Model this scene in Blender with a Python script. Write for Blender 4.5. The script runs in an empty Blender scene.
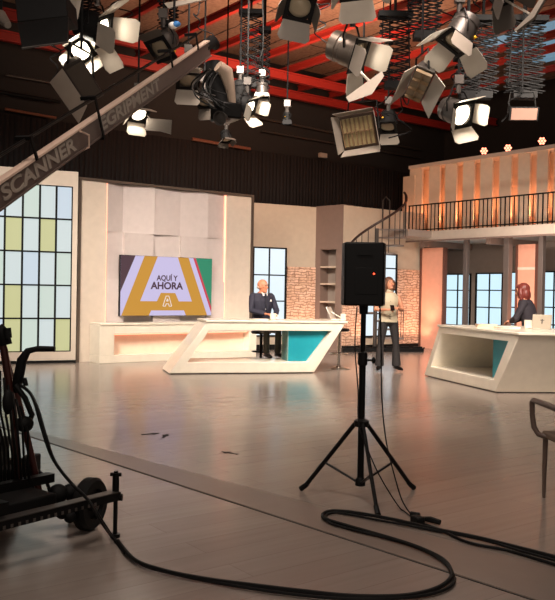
import bpy, bmesh, math, random
from mathutils import Vector, Matrix
random.seed(7)
C = bpy.context.scene.collection
sc = bpy.context.scene
PI = math.pi
def s2l(c):
    return tuple((x/12.92 if x <= .04045 else ((x+.055)/1.055)**2.4) for x in c)
# ------------------------------------------------------------ camera
FPX, CAMH = 810.0, 1.45
cd = bpy.data.cameras.new('camera'); cam = bpy.data.objects.new('camera', cd); C.objects.link(cam)
cd.sensor_fit = 'HORIZONTAL'; cd.sensor_width = 36; cd.lens = 36*FPX/555; cd.clip_end = 200
RC = Matrix.Rotation(PI/2-math.atan(10/FPX), 3, 'X') @ Matrix.Rotation(.018, 3, 'Z')
cam.matrix_world = Matrix.Translation((0, 0, CAMH)) @ RC.to_4x4()
sc.camera = cam
# ------------------------------------------------------------ world, exposure, big lights
sc.view_settings.view_transform = 'Standard'; sc.view_settings.look = 'None'
sc.view_settings.exposure = 0.0; sc.view_settings.gamma = 1; sc.view_settings.use_curve_mapping = False
w = bpy.data.worlds.new('world'); sc.world = w; w.use_nodes = True
w.node_tree.nodes['Background'].inputs[0].default_value = (1, .88, .78, 1)
w.node_tree.nodes['Background'].inputs[1].default_value = .17
def area(name, loc, target, size, power, col, spread=PI):
    l = bpy.data.lights.new(name, 'AREA'); l.shape = 'RECTANGLE'; l.size, l.size_y = size
    l.energy = power; l.color = col; l.spread = spread
    o = bpy.data.objects.new(name, l); C.objects.link(o); o.location = loc
    o.rotation_euler = (Vector(target)-Vector(loc)).to_track_quat('-Z', 'Y').to_euler(); return o
def spot(name, loc, target, power, col, angle=60, rad=.08, blend=.5):
    l = bpy.data.lights.new(name, 'SPOT'); l.energy = power; l.color = col; l.spot_size = math.radians(angle)
    l.spot_blend = blend; l.shadow_soft_size = rad
    o = bpy.data.objects.new(name, l); C.objects.link(o); o.location = loc
    o.rotation_euler = (Vector(target)-Vector(loc)).to_track_quat('-Z', 'Y').to_euler(); return o
WARM = (1, .86, .74)
area('balcony_wash', (4.6, 16.2, 2.6), (5.6, 18.6, .8), (1.6, .3), 75, (1, .82, .7))  # unseen area light added to brighten the wall under the balcony
area('key_light', (-4.5, 8.5, 5.9), (-3.0, 16, .8), (2, 1), 105, WARM, 1.0)
area('key_light', (0, 9.5, 5.9), (-.2, 17, 1.0), (2, 1), 150, WARM, 1.0)
area('key_light', (3.5, 7.5, 5.9), (3.6, 15, .8), (2, 1), 150, WARM, 1.0)
area('overhead_fill', (-.5, 3.6, 6.0), (0, 5.5, 0), (2.5, 1.5), 58, (1, .86, .76), 1.9)  # unseen light added from above for the crane arm and foreground floor
area('overhead_fill', (1.2, 7.0, 6.2), (1.2, 11.5, 0), (4.0, 1.2), 90, (1, .82, .72), 1.0)
area('ceiling_glow', (1.0, 15.0, 5.2), (.4, 17.2, 7.2), (3.6, .8), 240, (1, .58, .38), 2.7)
area('front_fill', (1.5, -3.0, 4.6), (0, 8, 0), (4, 2), 68, (1, .86, .76))
area('rig_fill', (0, 5.5, 3.9), (.5, 11.0, 5.6), (3, .6), 22, (1, .86, .74), 2.0)
# ------------------------------------------------------------ pixel measuring helpers (give real 3D places)
CO = Vector((0, 0, CAMH))
def ray(px, py): return RC @ Vector(((px-277.5)/FPX, -(py-300)/FPX, -1))
def P(px, py, d): r = ray(px, py); return CO + r*(d/r.y)
def F(px, py, z=0.0): r = ray(px, py); return CO + r*((z-CAMH)/r.z)
def PV(px, py, A, B):           # meets the vertical plane over plan line A-B
    n = Vector((B.y-A.y, -(B.x-A.x), 0)); r = ray(px, py); return CO + r*((A-CO).dot(n)/r.dot(n))
E1 = Vector((.794, .607, 0)).normalized(); E2 = Vector((-E1.y, E1.x, 0))
def RM(a, b, z=0): return E1*a + E2*b + Vector((0, 0, z))
def frame(A, B):                # x along A-B, y away from the camera, z up
    x = (B-A); x.z = 0; x.normalize(); z = Vector((0, 0, 1)); y = z.cross(x)
    m = Matrix((x, y, z)).transposed().to_4x4(); m.translation = Vector((A.x, A.y, 0)); return m
def WL(M, px, py, yo=0):        # pixel -> (s, z) on the plane y=yo of a frame
    A = M @ Vector((0, yo, 0)); B = M @ Vector((1, yo, 0)); p = M.inverted() @ PV(px, py, A, B); return p.x, p.z
# ------------------------------------------------------------ materials
MAT = {}
def mat(name, col, rough=.5, metal=0, emis=None, es=0, var=.08, bump=0, scale=8, srgb=True, coat=0):
    if name in MAT: return MAT[name]
    m = bpy.data.materials.new(name); m.use_nodes = True; nt = m.node_tree; b = nt.nodes['Principled BSDF']
    c = s2l(col) if srgb else col
    b.inputs['Roughness'].default_value = rough; b.inputs['Metallic'].default_value = metal
    if 'black' in name: b.inputs['Specular IOR Level'].default_value = .22
    if coat: b.inputs['Coat Weight'].default_value = coat
    tc = nt.nodes.new('ShaderNodeTexCoord'); n = nt.nodes.new('ShaderNodeTexNoise'); n.inputs['Scale'].default_value = scale
    nt.links.new(tc.outputs['Object'], n.inputs['Vector'])
    mx = nt.nodes.new('ShaderNodeMix'); mx.data_type = 'RGBA'
    mx.inputs[6].default_value = (*[x*(1-var) for x in c], 1); mx.inputs[7].default_value = (*[min(1, x*(1+var)) for x in c], 1)
    nt.links.new(n.outputs['Fac'], mx.inputs[0]); nt.links.new(mx.outputs[2], b.inputs['Base Color'])
    if emis:
        b.inputs['Emission Color'].default_value = (*s2l(emis), 1); b.inputs['Emission Strength'].default_value = es
    if bump:
        bp = nt.nodes.new('ShaderNodeBump'); bp.inputs['Strength'].default_value = bump; bp.inputs['Distance'].default_value = .01
        nt.links.new(n.outputs['Fac'], bp.inputs['Height']); nt.links.new(bp.outputs[0], b.inputs['Normal'])
    MAT[name] = m; return m
cream = mat('cream_paint', (.82, .77, .71), .45)
white = mat('warm_white_lacquer', (.90, .87, .80), .25, coat=.2)
beige = mat('beige_paint', (.78, .72, .64), .6)
greige = mat('greige_paint', (.62, .57, .53), .6)
taupe = mat('taupe_paint', (.52, .44, .40), .55)
bronze = mat('bronze_edge', (.42, .37, .33), .4, .5)
black = mat('black_metal', (.07, .066, .062), .4, .3)
blackm = mat('matt_black', (.045, .042, .042), .7)
blackp = mat('black_plastic', (.06, .057, .057), .5)
rubber = mat('black_rubber', (.045, .042, .042), .55)
steel = mat('steel', (.6, .58, .55), .3, .9)
chrome = mat('chrome', (.8, .78, .75), .12, 1)
greym = mat('grey_metal', (.31, .29, .275), .4, .6)
poster_red = mat('red_beam_paint', (.58, .15, .12), .45, bump=.1)
lampg = mat('lamp_grey_metal', (.50, .46, .42), .35, .7)
doorm = mat('barn_door_metal', (.66, .62, .57), .45, .2)
darkdoor = mat('dark_barn_door', (.36, .33, .30), .5, .4)
teal = mat('teal_lacquer', (.07, .56, .62), .4)
tealside = mat('grey_teal_side', (.50, .66, .65), .5)
glassw = mat('lit_lamp_lens', (1, .95, .85), .3, emis=(1, .93, .82), es=5)
lens_off = mat('unlit_lens', (.62, .57, .48), .12, .4)
yellow = mat('yellow_plastic', (.85, .65, .1), .5)
ledpink = mat('salmon_led_strip', (1, .6, .5), .5, emis=(1, .62, .50), es=2.2)
pinkp = mat('salmon_panel', (.93, .68, .58), .6)
def tile_mat(name, rows, mortar, scale, rough, bump, squash=(.25, .06), msize=.02, axes=None):
    m = bpy.data.materials.new(name); m.use_nodes = True; nt = m.node_tree; b = nt.nodes['Principled BSDF']
    tc = nt.nodes.new('ShaderNodeTexCoord'); mp = nt.nodes.new('ShaderNodeMapping'); mp.inputs['Rotation'].default_value = axes or (0, 0, 0)
    nt.links.new(tc.outputs['Object'], mp.inputs['Vector'])
    ns = nt.nodes.new('ShaderNodeTexNoise'); ns.inputs['Scale'].default_value = 4.5; nt.links.new(mp.outputs[0], ns.inputs['Vector'])
    add = nt.nodes.new('ShaderNodeMix'); add.data_type = 'VECTOR'; add.inputs[0].default_value = .12
    nt.links.new(mp.outputs[0], add.inputs[4]); nt.links.new(ns.outputs['Color'], add.inputs[5])
    br = nt.nodes.new('ShaderNodeTexBrick'); br.inputs['Scale'].default_value = scale
    br.inputs['Brick Width'].default_value, br.inputs['Row Height'].default_value = squash
    br.inputs['Mortar Size'].default_value = msize; br.offset = .37; br.squash = .6; br.squash_frequency = 3
    br.inputs['Color1'].default_value = (*s2l(rows[0]), 1); br.inputs['Color2'].default_value = (*s2l(rows[1]), 1)
    br.inputs['Mortar'].default_value = (*s2l(mortar), 1)
    nt.links.new(add.outputs[1], br.inputs['Vector'])
    n2 = nt.nodes.new('ShaderNodeTexNoise'); n2.inputs['Scale'].default_value = 14; nt.links.new(mp.outputs[0], n2.inputs['Vector'])
    mx = nt.nodes.new('ShaderNodeMix'); mx.data_type = 'RGBA'; mx.blend_type = 'MULTIPLY'; mx.inputs[0].default_value = .55
    cr = nt.nodes.new('ShaderNodeValToRGB'); cr.color_ramp.elements[0].position = .35; cr.color_ramp.elements[0].color = (.5, .42, .38, 1); cr.color_ramp.elements[1].position = .6
    nt.links.new(n2.outputs['Fac'], cr.inputs[0])
    nt.links.new(br.outputs['Color'], mx.inputs[6]); nt.links.new(cr.outputs[0], mx.inputs[7]); nt.links.new(mx.outputs[2], b.inputs['Base Color'])
    bp = nt.nodes.new('ShaderNodeBump'); bp.inputs['Strength'].default_value = bump; bp.inputs['Distance'].default_value = .03; bp.invert = True
    nt.links.new(br.outputs['Fac'], bp.inputs['Height']); nt.links.new(bp.outputs[0], b.inputs['Normal'])
    b.inputs['Roughness'].default_value = rough; return m
brick = tile_mat('ledge_stone', ((.97, .83, .73), (.90, .74, .62)), (.70, .52, .43), 1, .8, .8, (.27, .06), .008, (PI/2, 0, 0))
def floor_mat():
    m = bpy.data.materials.new('studio_floor_planks'); m.use_nodes = True; nt = m.node_tree; b = nt.nodes['Principled BSDF']
    tc = nt.nodes.new('ShaderNodeTexCoord'); mp = nt.nodes.new('ShaderNodeMapping')
    mp.inputs['Rotation'].default_value = (0, 0, -math.atan2(E1.y, E1.x)); nt.links.new(tc.outputs['Object'], mp.inputs['Vector'])
    br = nt.nodes.new('ShaderNodeTexBrick'); br.inputs['Scale'].default_value = 1; br.inputs['Brick Width'].default_value = 2.4
    br.inputs['Row Height'].default_value = .22; br.inputs['Mortar Size'].default_value = .002
    br.inputs['Color1'].default_value = (*s2l((.585, .54, .505)), 1); br.inputs['Color2'].default_value = (*s2l((.565, .515, .48)), 1)
    br.inputs['Mortar'].default_value = (*s2l((.49, .44, .41)), 1); nt.links.new(mp.outputs[0], br.inputs['Vector'])
    m2 = nt.nodes.new('ShaderNodeMapping'); m2.inputs['Scale'].default_value = (.5, 9, 1); nt.links.new(mp.outputs[0], m2.inputs['Vector'])
    n = nt.nodes.new('ShaderNodeTexNoise'); n.inputs['Scale'].default_value = 2.2; n.inputs['Detail'].default_value = 5; nt.links.new(m2.outputs[0], n.inputs['Vector'])
    cr = nt.nodes.new('ShaderNodeValToRGB'); cr.color_ramp.elements[0].position = .3; cr.color_ramp.elements[0].color = (.86, .85, .84, 1); cr.color_ramp.elements[1].position = .7
    nt.links.new(n.outputs['Fac'], cr.inputs[0])
    mx = nt.nodes.new('ShaderNodeMix'); mx.data_type = 'RGBA'; mx.blend_type = 'MULTIPLY'; mx.inputs[0].default_value = .7
    nt.links.new(br.outputs['Color'], mx.inputs[6]); nt.links.new(cr.outputs[0], mx.inputs[7]); nt.links.new(mx.outputs[2], b.inputs['Base Color'])
    mr = nt.nodes.new('ShaderNodeMapRange'); mr.inputs[3].default_value = .17; mr.inputs[4].default_value = .25
    nt.links.new(n.outputs['Fac'], mr.inputs[0]); nt.links.new(mr.outputs[0], b.inputs['Roughness'])
    b.inputs['Specular IOR Level'].default_value = .95
    return m
# ------------------------------------------------------------ mesh builder
LOC = {}
class MB:
    def __init__(s): s.v = []; s.f = []; s.mi = []; s.cur = 0
    def add(s, vs, fs):
        k = len(s.v); s.v += [Vector(p) for p in vs]; s.f += [[i+k for i in f] for f in fs]; s.mi += [s.cur]*len(fs); return s
    def poly(s, pts): return s.add(pts, [list(range(len(pts)))])
    def prism(s, pts, vec):
        n = len(pts); vec = Vector(vec); a = [Vector(p) for p in pts]; b = [p+vec for p in a]
        return s.add(a+b, [list(range(n))[::-1], list(range(n, 2*n))]+[[i, (i+1) % n, n+(i+1) % n, n+i] for i in range(n)])
    def box(s, M, x0, x1, y0, y1, z0, z1):
        M = M or Matrix.Identity(4)
        return s.prism([M @ Vector(p) for p in ((x0, y0, z0), (x1, y0, z0), (x1, y1, z0), (x0, y1, z0))], M.to_3x3() @ Vector((0, 0, z1-z0)))
    def ring(s, outer, inner, vec):   # closed loop plate with a hole, extruded
        n = len(outer); vec = Vector(vec); A = [Vector(p) for p in outer]; B = [Vector(p) for p in inner]
        V = A+B+[p+vec for p in A]+[p+vec for p in B]; f = []
        for i in range(n):
            j = (i+1) % n
            f += [[i, j, n+j, n+i], [2*n+i, 3*n+i, 3*n+j, 2*n+j], [i, 2*n+i, 2*n+j, j], [n+i, n+j, 3*n+j, 3*n+i]]
        return s.add(V, f)
    def loft(s, rings, cap=True):
        n = len(rings[0]); V = [p for r in rings for p in r]; f = []
        for k in range(len(rings)-1):
            for i in range(n):
                j = (i+1) % n; f.append([k*n+i, k*n+j, (k+1)*n+j, (k+1)*n+i])
        if cap: f += [list(range(n))[::-1], [(len(rings)-1)*n+i for i in range(n)]]
        return s.add(V, f)
    def tube(s, pts, r, n=8, flat=1.0):
        pts = [Vector(p) for p in pts]; rs = r if isinstance(r, (list, tuple)) else [r]*len(pts)
        rings = []; up = None
        for i, p in enumerate(pts):
            t = (pts[min(i+1, len(pts)-1)]-pts[max(i-1, 0)]).normalized()
            if up is None:
                up = Vector((0, 0, 1)) if abs(t.z) < .9 else Vector((1, 0, 0))
            x = t.cross(up).normalized(); y = x.cross(t).normalized(); up = y
            rings.append([p+(x*math.cos(2*PI*k/n)+y*math.sin(2*PI*k/n)*flat)*rs[i] for k in range(n)])
        return s.loft(rings)
    def lathe(s, M, prof, n=20):
        return s.loft([[M @ Vector((r*math.cos(2*PI*k/n), r*math.sin(2*PI*k/n), z)) for k in range(n)] for r, z in prof])
    def ell(s, c, r, M=None, n=14, m=9):
        c = Vector(c); r = (r, r, r) if not isinstance(r, (tuple, list)) else r; R3 = M.to_3x3() if M else Matrix.Identity(3)
        return s.loft([[c+R3 @ Vector((r[0]*math.cos(2*PI*k/n)*math.sin(PI*(j+.15)/(m+.3)), r[1]*math.sin(2*PI*k/n)*math.sin(PI*(j+.15)/(m+.3)), -r[2]*math.cos(PI*(j+.15)/(m+.3)))) for k in range(n)] for j in range(m+1)])
    def build(s, name, mats, parent=None, bevel=0, smooth=None, loc=None, remesh=0):
        me = bpy.data.meshes.new(name); root = parent
        L = LOC.get(parent.name) if parent else Vector(loc or (0, 0, 0))
        me.from_pydata([tuple(p-L) for p in s.v], [], s.f)
        for m in (mats if isinstance(mats, (list, tuple)) else [mats]): me.materials.append(m)
        me.polygons.foreach_set('material_index', s.mi)
        bm = bmesh.new(); bm.from_mesh(me); bmesh.ops.recalc_face_normals(bm, faces=bm.faces); bm.to_mesh(me); bm.free()
        o = bpy.data.objects.new(name, me); C.objects.link(o)
        if parent: o.parent = parent
        else: o.location = L
        LOC[o.name] = L
        if remesh:
            r = o.modifiers.new('remesh', 'REMESH'); r.mode = 'VOXEL'; r.voxel_size = remesh; r.use_smooth_shade = True
            q = o.modifiers.new('smooth', 'SMOOTH'); q.iterations = 4; q.factor = .5
        elif bevel:
            b = o.modifiers.new('bevel', 'BEVEL'); b.width = bevel; b.segments = 2; b.limit_method = 'ANGLE'
        if smooth is None: smooth = True
        if smooth:
            me.polygons.foreach_set('use_smooth', [True]*len(me.polygons)); me.set_sharp_from_angle(angle=math.radians(38))
        return o
def tag(o, label, cat, group=None, kind=None):
    if label: o['label'] = label
    if cat: o['category'] = cat
    if group: o['group'] = group
    if kind: o['kind'] = kind
    return o
def thing(name, label, cat, loc, group=None):
    o = bpy.data.objects.new(name, None); C.objects.link(o); o.location = loc; o.empty_display_size = .1
    LOC[o.name] = Vector(loc); return tag(o, label, cat, group)
def struct(o): o['kind'] = 'structure'; return o
def text_mb(txt, M, size, off=0.0, ext=.004, align='CENTER', xs=1.0):
    c = bpy.data.curves.new('t', 'FONT'); c.body = txt; c.size = size; c.offset = off; c.extrude = ext; c.align_x = align; c.align_y = 'CENTER'
    o = bpy.data.objects.new('t', c); C.objects.link(o); bpy.context.view_layer.update()
    me = bpy.data.meshes.new_from_object(o.evaluated_get(bpy.context.evaluated_depsgraph_get()))
    mb = MB(); mb.add([M @ Vector((v.co.x*xs, v.co.y, v.co.z)) for v in me.vertices], [list(p.vertices) for p in me.polygons])
    bpy.data.objects.remove(o); return mb
# ============================================================ BUILDING SHELL
ZC, ZB = 7.3, 6.4
Z = Vector((0, 0, 1))
fm = MB(); fm.poly([(-14, -6, 0), (16, -6, 0), (16, 28, 0), (-14, 28, 0)]); struct(fm.build('floor', floor_mat()))
blk = mat('black_studio_wall', (.165, .155, .15), .8, bump=.2)
wb = MB(); wb.prism([RM(-12, 16.8), RM(19.2, 16.8), RM(19.2, 17), RM(-12, 17)], Z*ZC); struct(wb.build('wall_back', blk))
wr = MB(); wr.prism([RM(19.2, -6), RM(19.4, -6), RM(19.4, 17), RM(19.2, 17)], Z*ZC); struct(wr.build('wall_right', blk))
ceilm = tile_mat('ceiling_boards', ((.66, .52, .43), (.58, .45, .37)), (.22, .15, .12), 1, .8, .3, (5.0, .6), .02, (0, 0, math.atan2(E1.x, E1.y)))
ce = MB(); ce.prism([RM(-12, -6, ZC), RM(19.4, -6, ZC), RM(19.4, 17, ZC), RM(-12, 17, ZC)], (0, 0, .15)); struct(ce.build('ceiling', ceilm))
# floor joint, and a darker flat strip painting a shadow band across the floor
A = F(0, 427); B = F(560, 609); M = frame(A, B)
j = MB(); j.box(M, -2, (B-A).length+1, -.006, .006, 0, .003); struct(j.build('trim_1', mat('floor_joint', (.12, .1, .09), .6)))
A2 = F(-20, 417); B2 = F(575, 573); Q0 = F(-20, 419.8); Q1 = F(575, 612)
j = MB(); j.prism([A2, B2, Q1, Q0], (0, 0, .0012)); struct(j.build('floor_shadow_band', mat('shadow_band_tone', (.50, .445, .41), .3)))
# ---- red beams
def beam(p, q, h=.15, wd=.09):
    M = frame(p, q); L = (Vector((q.x, q.y, 0))-Vector((p.x, p.y, 0))).length
    r = thing('ceiling_beam', None, 'beam', (p.x, p.y, p.z))
    m = MB(); m.box(M, 0, L, -wd/2, wd/2, p.z, p.z+.03); m.box(M, 0, L, -wd/2, wd/2, p.z+h-.03, p.z+h); m.build('flange', poster_red, r)
    m = MB(); m.box(M, 0, L, -.015, .015, p.z+.03, p.z+h-.03); m.build('web', poster_red, r); return r
crs = ['leftmost red steel beam rising to the right above the crane tip', 'second red crossing beam from the left, above the crane camera', 'red crossing beam ending over the pair of dark lamps',
       'long red beam running up to the right behind the large centre lamp', 'red beam crossing just above the large centre fresnel lamp', 'uppermost red beam at the right, over the pale blue roof panels',
       'red beam between the two pale blue roof strips', 'red beam under the lower pale blue roof strip', 'lowest red beam at the right edge of the roof']
for (px, py), lab in zip([(149, 10), (224, 17), (250, 38), (330, 36), (350, 53), (520, 27), (520, 47), (520, 60), (547, 73)], crs):
    p = F(px, py, ZB+.15); a = p.dot(E1)
    o = beam(RM(a, 2.5, ZB+.15), RM(a, 16.3, ZB+.15)); tag(o, lab, 'beam', 'red roof beams running towards the right')
for (px, py), lab in zip([(304, 78), (317, 98)], ['bright red steel beam across the roof behind the lamps', 'lower red beam along the top of the black back wall']):
    p = F(px, py, ZB); b = p.dot(E2)
    o = beam(RM(-8, b, ZB-.15), RM(19, b, ZB-.15), .20, .12); tag(o, lab, 'beam', 'red roof beams along the back wall')
# pale blue roof lights
sky = mat('roof_light_blue', (.45, .6, .7), .5, emis=(.50, .66, .76), es=.55)
for k, (py0, py1) in enumerate([(34, 43), (52, 56), (64, 68)]):
    a0 = F(520, py0, ZC-.1).dot(E1); a1 = F(520, py1, ZC-.1).dot(E1); b0 = F(562, 30, ZC-.1).dot(E2)-1.0; b1 = F(484, 46, ZC-.1).dot(E2)
    m = MB(); m.prism([RM(a0, b0, ZC-.12), RM(a1, b0, ZC-.12), RM(a1, b1, ZC-.12), RM(a0, b1, ZC-.12)], (0, 0, .1))
    tag(m.build('roof_light', sky), ['wide pale blue roof strip nearest the top right corner', 'middle pale blue roof strip between two red beams', 'narrow lowest pale blue roof strip by the right wall'][k], 'roof light', 'pale blue roof strips')
# pipes and curtain on the back wall
m = MB(); n = 260; pts = []
for i in range(n+1):
    a = -10+28*i/n; b = 16.35+.012*math.sin(i*1.7)+.03*math.sin(i*.23); pts.append((a, b))
for i in range(n):
    (a, b), (c, d) = pts[i], pts[i+1]; m.add([RM(a, b, 2.9), RM(c, d, 2.9), RM(c, d, 4.9), RM(a, b, 4.9)], [[0, 1, 2, 3]])
o = m.build('curtain', mat('black_curtain_cloth', (.135, .12, .118), .9)); tag(o, 'long black masking curtain hung behind and above the set walls', 'curtain')
so = o.modifiers.new('s', 'SOLIDIFY'); so.thickness = .01
def pipe(px0, py0, px1, py1, b, r, m, lab, name='pipe'):
    A = RM(0, b); B = RM(1, b); p = PV(px0, py0, A, B); q = PV(px1, py1, A, B)
    o = MB().tube([p, q], r, 8).build(name, m, loc=p); return tag(o, lab, 'pipe', 'wall pipes')
copper = mat('copper_pipe', (.62, .42, .34), .35, .7)
pipe(6, 75, 60, 84, 16.6, .025, greym, 'thin grey pipe on the black wall at the upper left')
pipe(5, 109, 56, 118, 16.6, .03, copper, 'copper coloured pipe on the black wall left of the crane arm')
pipe(192, 139, 250, 149, 16.25, .04, copper, 'copper coloured bar above the screen wall under the crane camera')
pipe(-10, 90, 60, 102, 16.6, .04, blackm, 'thick dark pipe between the grey and the copper pipe')
pipe(255, 117, 420, 150, 16.6, .03, greym, 'long grey pipe on the black wall behind the hanging lamps')
pipe(262, 131, 420, 158, 16.6, .02, greym, 'lower of the two long grey pipes on the black wall')
p = PV(322.5, 155.5, RM(0, 16.2), RM(1, 16.2)); M = frame(RM(0, 16.2), RM(5, 16.2)); q = M.inverted() @ p
m = MB(); m.box(M, q.x-.12, q.x+.12, -.06, .04, q.z-.06, q.z+.06)
tag(m.build('wall_box', mat('pale_box', (.6, .55, .5), .6), bevel=.01, loc=p), 'small pale junction box high on the black wall', 'box')
# ============================================================ SET: left window wall
def strip_mat(name, col, es=.95):
    m = bpy.data.materials.new(name); m.use_nodes = True; nt = m.node_tree; b = nt.nodes['Principled BSDF']
    tc = nt.nodes.new('ShaderNodeTexCoord'); wv = nt.nodes.new('ShaderNodeTexWave'); wv.inputs['Scale'].default_value = 18; wv.bands_direction = 'X'
    nt.links.new(tc.outputs['Object'], wv.inputs['Vector'])
    mx = nt.nodes.new('ShaderNodeMix'); mx.data_type = 'RGBA'; c = s2l(col)
    mx.inputs[6].default_value = (*[x*.9 for x in c], 1); mx.inputs[7].default_value = (*c, 1)
    nt.links.new(wv.outputs['Fac'], mx.inputs[0]); nt.links.new(mx.outputs[2], b.inputs['Emission Color']); b.inputs['Emission Strength'].default_value = es
    b.inputs['Base Color'].default_value = (.06, .06, .06, 1); b.inputs['Roughness'].default_value = .3; return m
pane_b = strip_mat('pane_pale_blue', (.83, .88, .88)); pane_w = strip_mat('pane_soft_blue', (.80, .86, .91)); pane_y = strip_mat('pane_yellow_green', (.80, .80, .58))
pane_g = strip_mat('pane_pale_green', (.81, .87, .83))
ZS = 3.54
A = F(75.5, 362.6); Bn = F(-30, 364.6); M = frame(Bn, A); LW = (A-Bn).length
t = thing('window_wall', 'backlit grid window wall with pale blue and yellow panes at the left', 'set wall', Bn)
cols = [WL(M, x, 270)[0] for x in (-29.5, -12.6, 4.4, 22.2, 39.3, 55.8, 72)]
z1 = WL(M, 72, 186.5)[1]; z0 = WL(M, 72, 351.5)[1]; rows = [z0+(z1-z0)*k/5 for k in range(6)]
m = MB(); m.box(M, 0, LW, 0, .16, 0, z0); m.box(M, 0, LW, 0, .16, z1, ZS+.08); m.box(M, cols[-1], LW-.0, 0, .16, z0, z1); m.build('surround', cream, t)
m = MB(); m.box(M, 0, LW, -.02, 0, 0, .05); m.build('base_strip', blackm, t)
yel = {(2, 3), (4, 3), (2, 1), (2, 0), (5, 0)}; m = MB()
for i in range(6):
    for k in range(5):
        m.cur = 2 if (i, k) in yel else (0, 3, 0, 1)[(i*3+k) % 4]
        m.box(M, cols[i], cols[i+1], .06, .09, rows[k], rows[k+1])
m.build('pane', [pane_b, pane_w, pane_y, pane_g], t, smooth=False)
m = MB()
for x in cols: m.box(M, x-.017, x+.017, .02, .06, z0, z1)
for z in rows: m.box(M, cols[0], cols[-1], .02, .06, z-.015, z+.015)
m.build('glazing_bar', blackm, t)
# ============================================================ SET: white relief wall
A = F(75.5, 362.2); B = A+E1*5; M = frame(A, B); WS = WL(M, 251.5, 270)[0]
t = thing('screen_wall', 'tall cream set wall with relief centre panel holding the screen', 'set wall', A)
c0 = WL(M, 107, 270)[0]; c1 = WL(M, 224.5, 270)[0]
m = MB(); m.box(M, .06, c0-.03, 0, .12, 0, ZS-.05); m.build('side_panel', cream, t)
m = MB(); m.box(M, c1+.03, WS-.04, 0, .12, 0, ZS-.05); m.build('side_panel', cream, t)
m = MB(); m.box(M, 0, .06, -.03, .3, 0, ZS); m.box(M, WS-.04, WS+.02, -.03, .3, 0, ZS); m.box(M, .06, WS-.04, -.03, .3, ZS-.05, ZS); m.build('edge_frame', bronze, t)
m = MB(); m.box(M, c0-.03, c1+.03, .13, .2, 0, ZS-.05); m.build('backing', cream, t)
for x in (c0-.028, c1+.006):
    m = MB(); m.box(M, x, x+.022, .02, .06, .7, ZS-.06); m.build('light_strip', ledpink, t)
relief = mat('relief_panel_paint', (.77, .73, .715), .5)
xs = [c0] + [WL(M, x, 230)[0] for x in (125, 154.5, 182, 208)] + [c1]
m = MB(); zr = [.74, 1.6, WL(M, 165, 235)[1], ZS-.05]
tl = [[.02, .03, .01], [.07, .0, .06], [.0, .07, .02], [.06, .02, .07], [.0, .05, .01], [.04, .0, .03]]
for i in range(5):
    for k in range(3):
        a, b_ = tl[i][k], tl[i+1][(k+1) % 3]
        x0_, x1_ = xs[i], xs[i+1]; y0_, y1_ = .0+a*1.4, .0+b_*1.4
        m.prism([M @ Vector(q) for q in ((x0_, y0_, zr[k]), (x1_, y1_, zr[k]), (x1_, .125, zr[k]), (x0_, .125, zr[k]))], (0, 0, zr[k+1]-zr[k]))
m.build('relief_panel', relief, t, smooth=False)
# ---- screen
def emat(name, col, es=1.0):
    m = mat(name, (.03, .03, .03), .35, emis=col, es=es); return m
sl = emat('screen_lavender', (.80, .76, .90)); so_ = emat('screen_ochre', (.80, .58, .24)); sp = emat('screen_plum', (.33, .24, .27))
sg = emat('screen_green', (.22, .55, .42)); sr = emat('screen_red', (.80, .27, .33)); sd = emat('screen_text_dark', (.30, .20, .26)); sw = emat('screen_white', (.93, .88, .86))
x0, zt = WL(M, 121, 254.9, -.08); _, zb = WL(M, 121.5, 315.7, -.08); x1, _ = WL(M, 212, 259, -.08)
t = thing('video_screen', 'wide studio screen with a large ochre letter A and programme title', 'screen', M @ Vector(((x0+x1)/2, -.08, zb)))
m = MB(); m.box(M, x0-.004, x1+.004, -.079, -.005, zb-.004, zt+.004); m.build('casing', blackp, t)
def S(x, y, off): return M @ Vector((x0+(x1-x0)*(x-57)/455, -.08-off, zt+(zb-zt)*(y-55)/301))
def shape(name, pts, off, mt): m = MB(); m.prism([S(x, y, off) for x, y in pts], -(M.to_3x3() @ Vector((0, .0015, 0)))); return m.build(name, mt, t, smooth=False)
shape('display', [(57, 55), (512, 55), (512, 356), (57, 356)], 0, sl)
shape('plum_shape', [(57, 55), (125, 55), (57, 235)], .002, sp)
shape('green_shape', [(425, 55), (512, 55), (512, 312)], .002, sg)
shape('red_line', [(412, 55), (426, 55), (512, 310), (512, 342)], .002, sr)
shape('letter_shape', [(168, 55), (388, 55), (490, 356), (62, 356)], .002, so_)
shape('letter_counter', [(232, 55), (332, 55), (408, 283), (341, 283), (322, 240), (250, 240), (231, 283), (150, 283)], .004, sl)
shape('letter_gap', [(204, 330), (368, 330), (378, 356), (193, 356)], .004, sl)
Rt = M.to_3x3().to_4x4() @ Matrix.Rotation(PI/2, 4, 'X')
def txt(name, s, x, y, size, off, mt, xs=1.0):
    Mx = Matrix.Translation(S(x, y, .007)) @ Rt; text_mb(s, Mx, size, off, .001, xs=xs).build(name, mt, t, smooth=False)
hpx = (zt-zb)/301
txt('title_text', 'AQUÍ Y', 280, 165, 38*hpx, .004, sd, .95)
txt('title_text', 'AHORA', 280, 205, 50*hpx, .0065, sd, 1.06)
o_ = [(-24, 30), (-9, -24), (9, -24), (24, 30), (12, 30), (8, 18), (-8, 18), (-12, 30)]
for a, b in [((-22, 28), (-7, -24)), ((-7, -24), (7, -24)), ((7, -24), (22, 28)), ((22, 28), (9, 28)), ((9, 28), (6, 14)), ((6, 14), (-6, 14)), ((-6, 14), (-9, 28)), ((-9, 28), (-22, 28)), ((-3, 0), (0, -12)), ((0, -12), (3, 0)), ((3, 0), (-3, 0))]:
    pass
m = MB()
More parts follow.
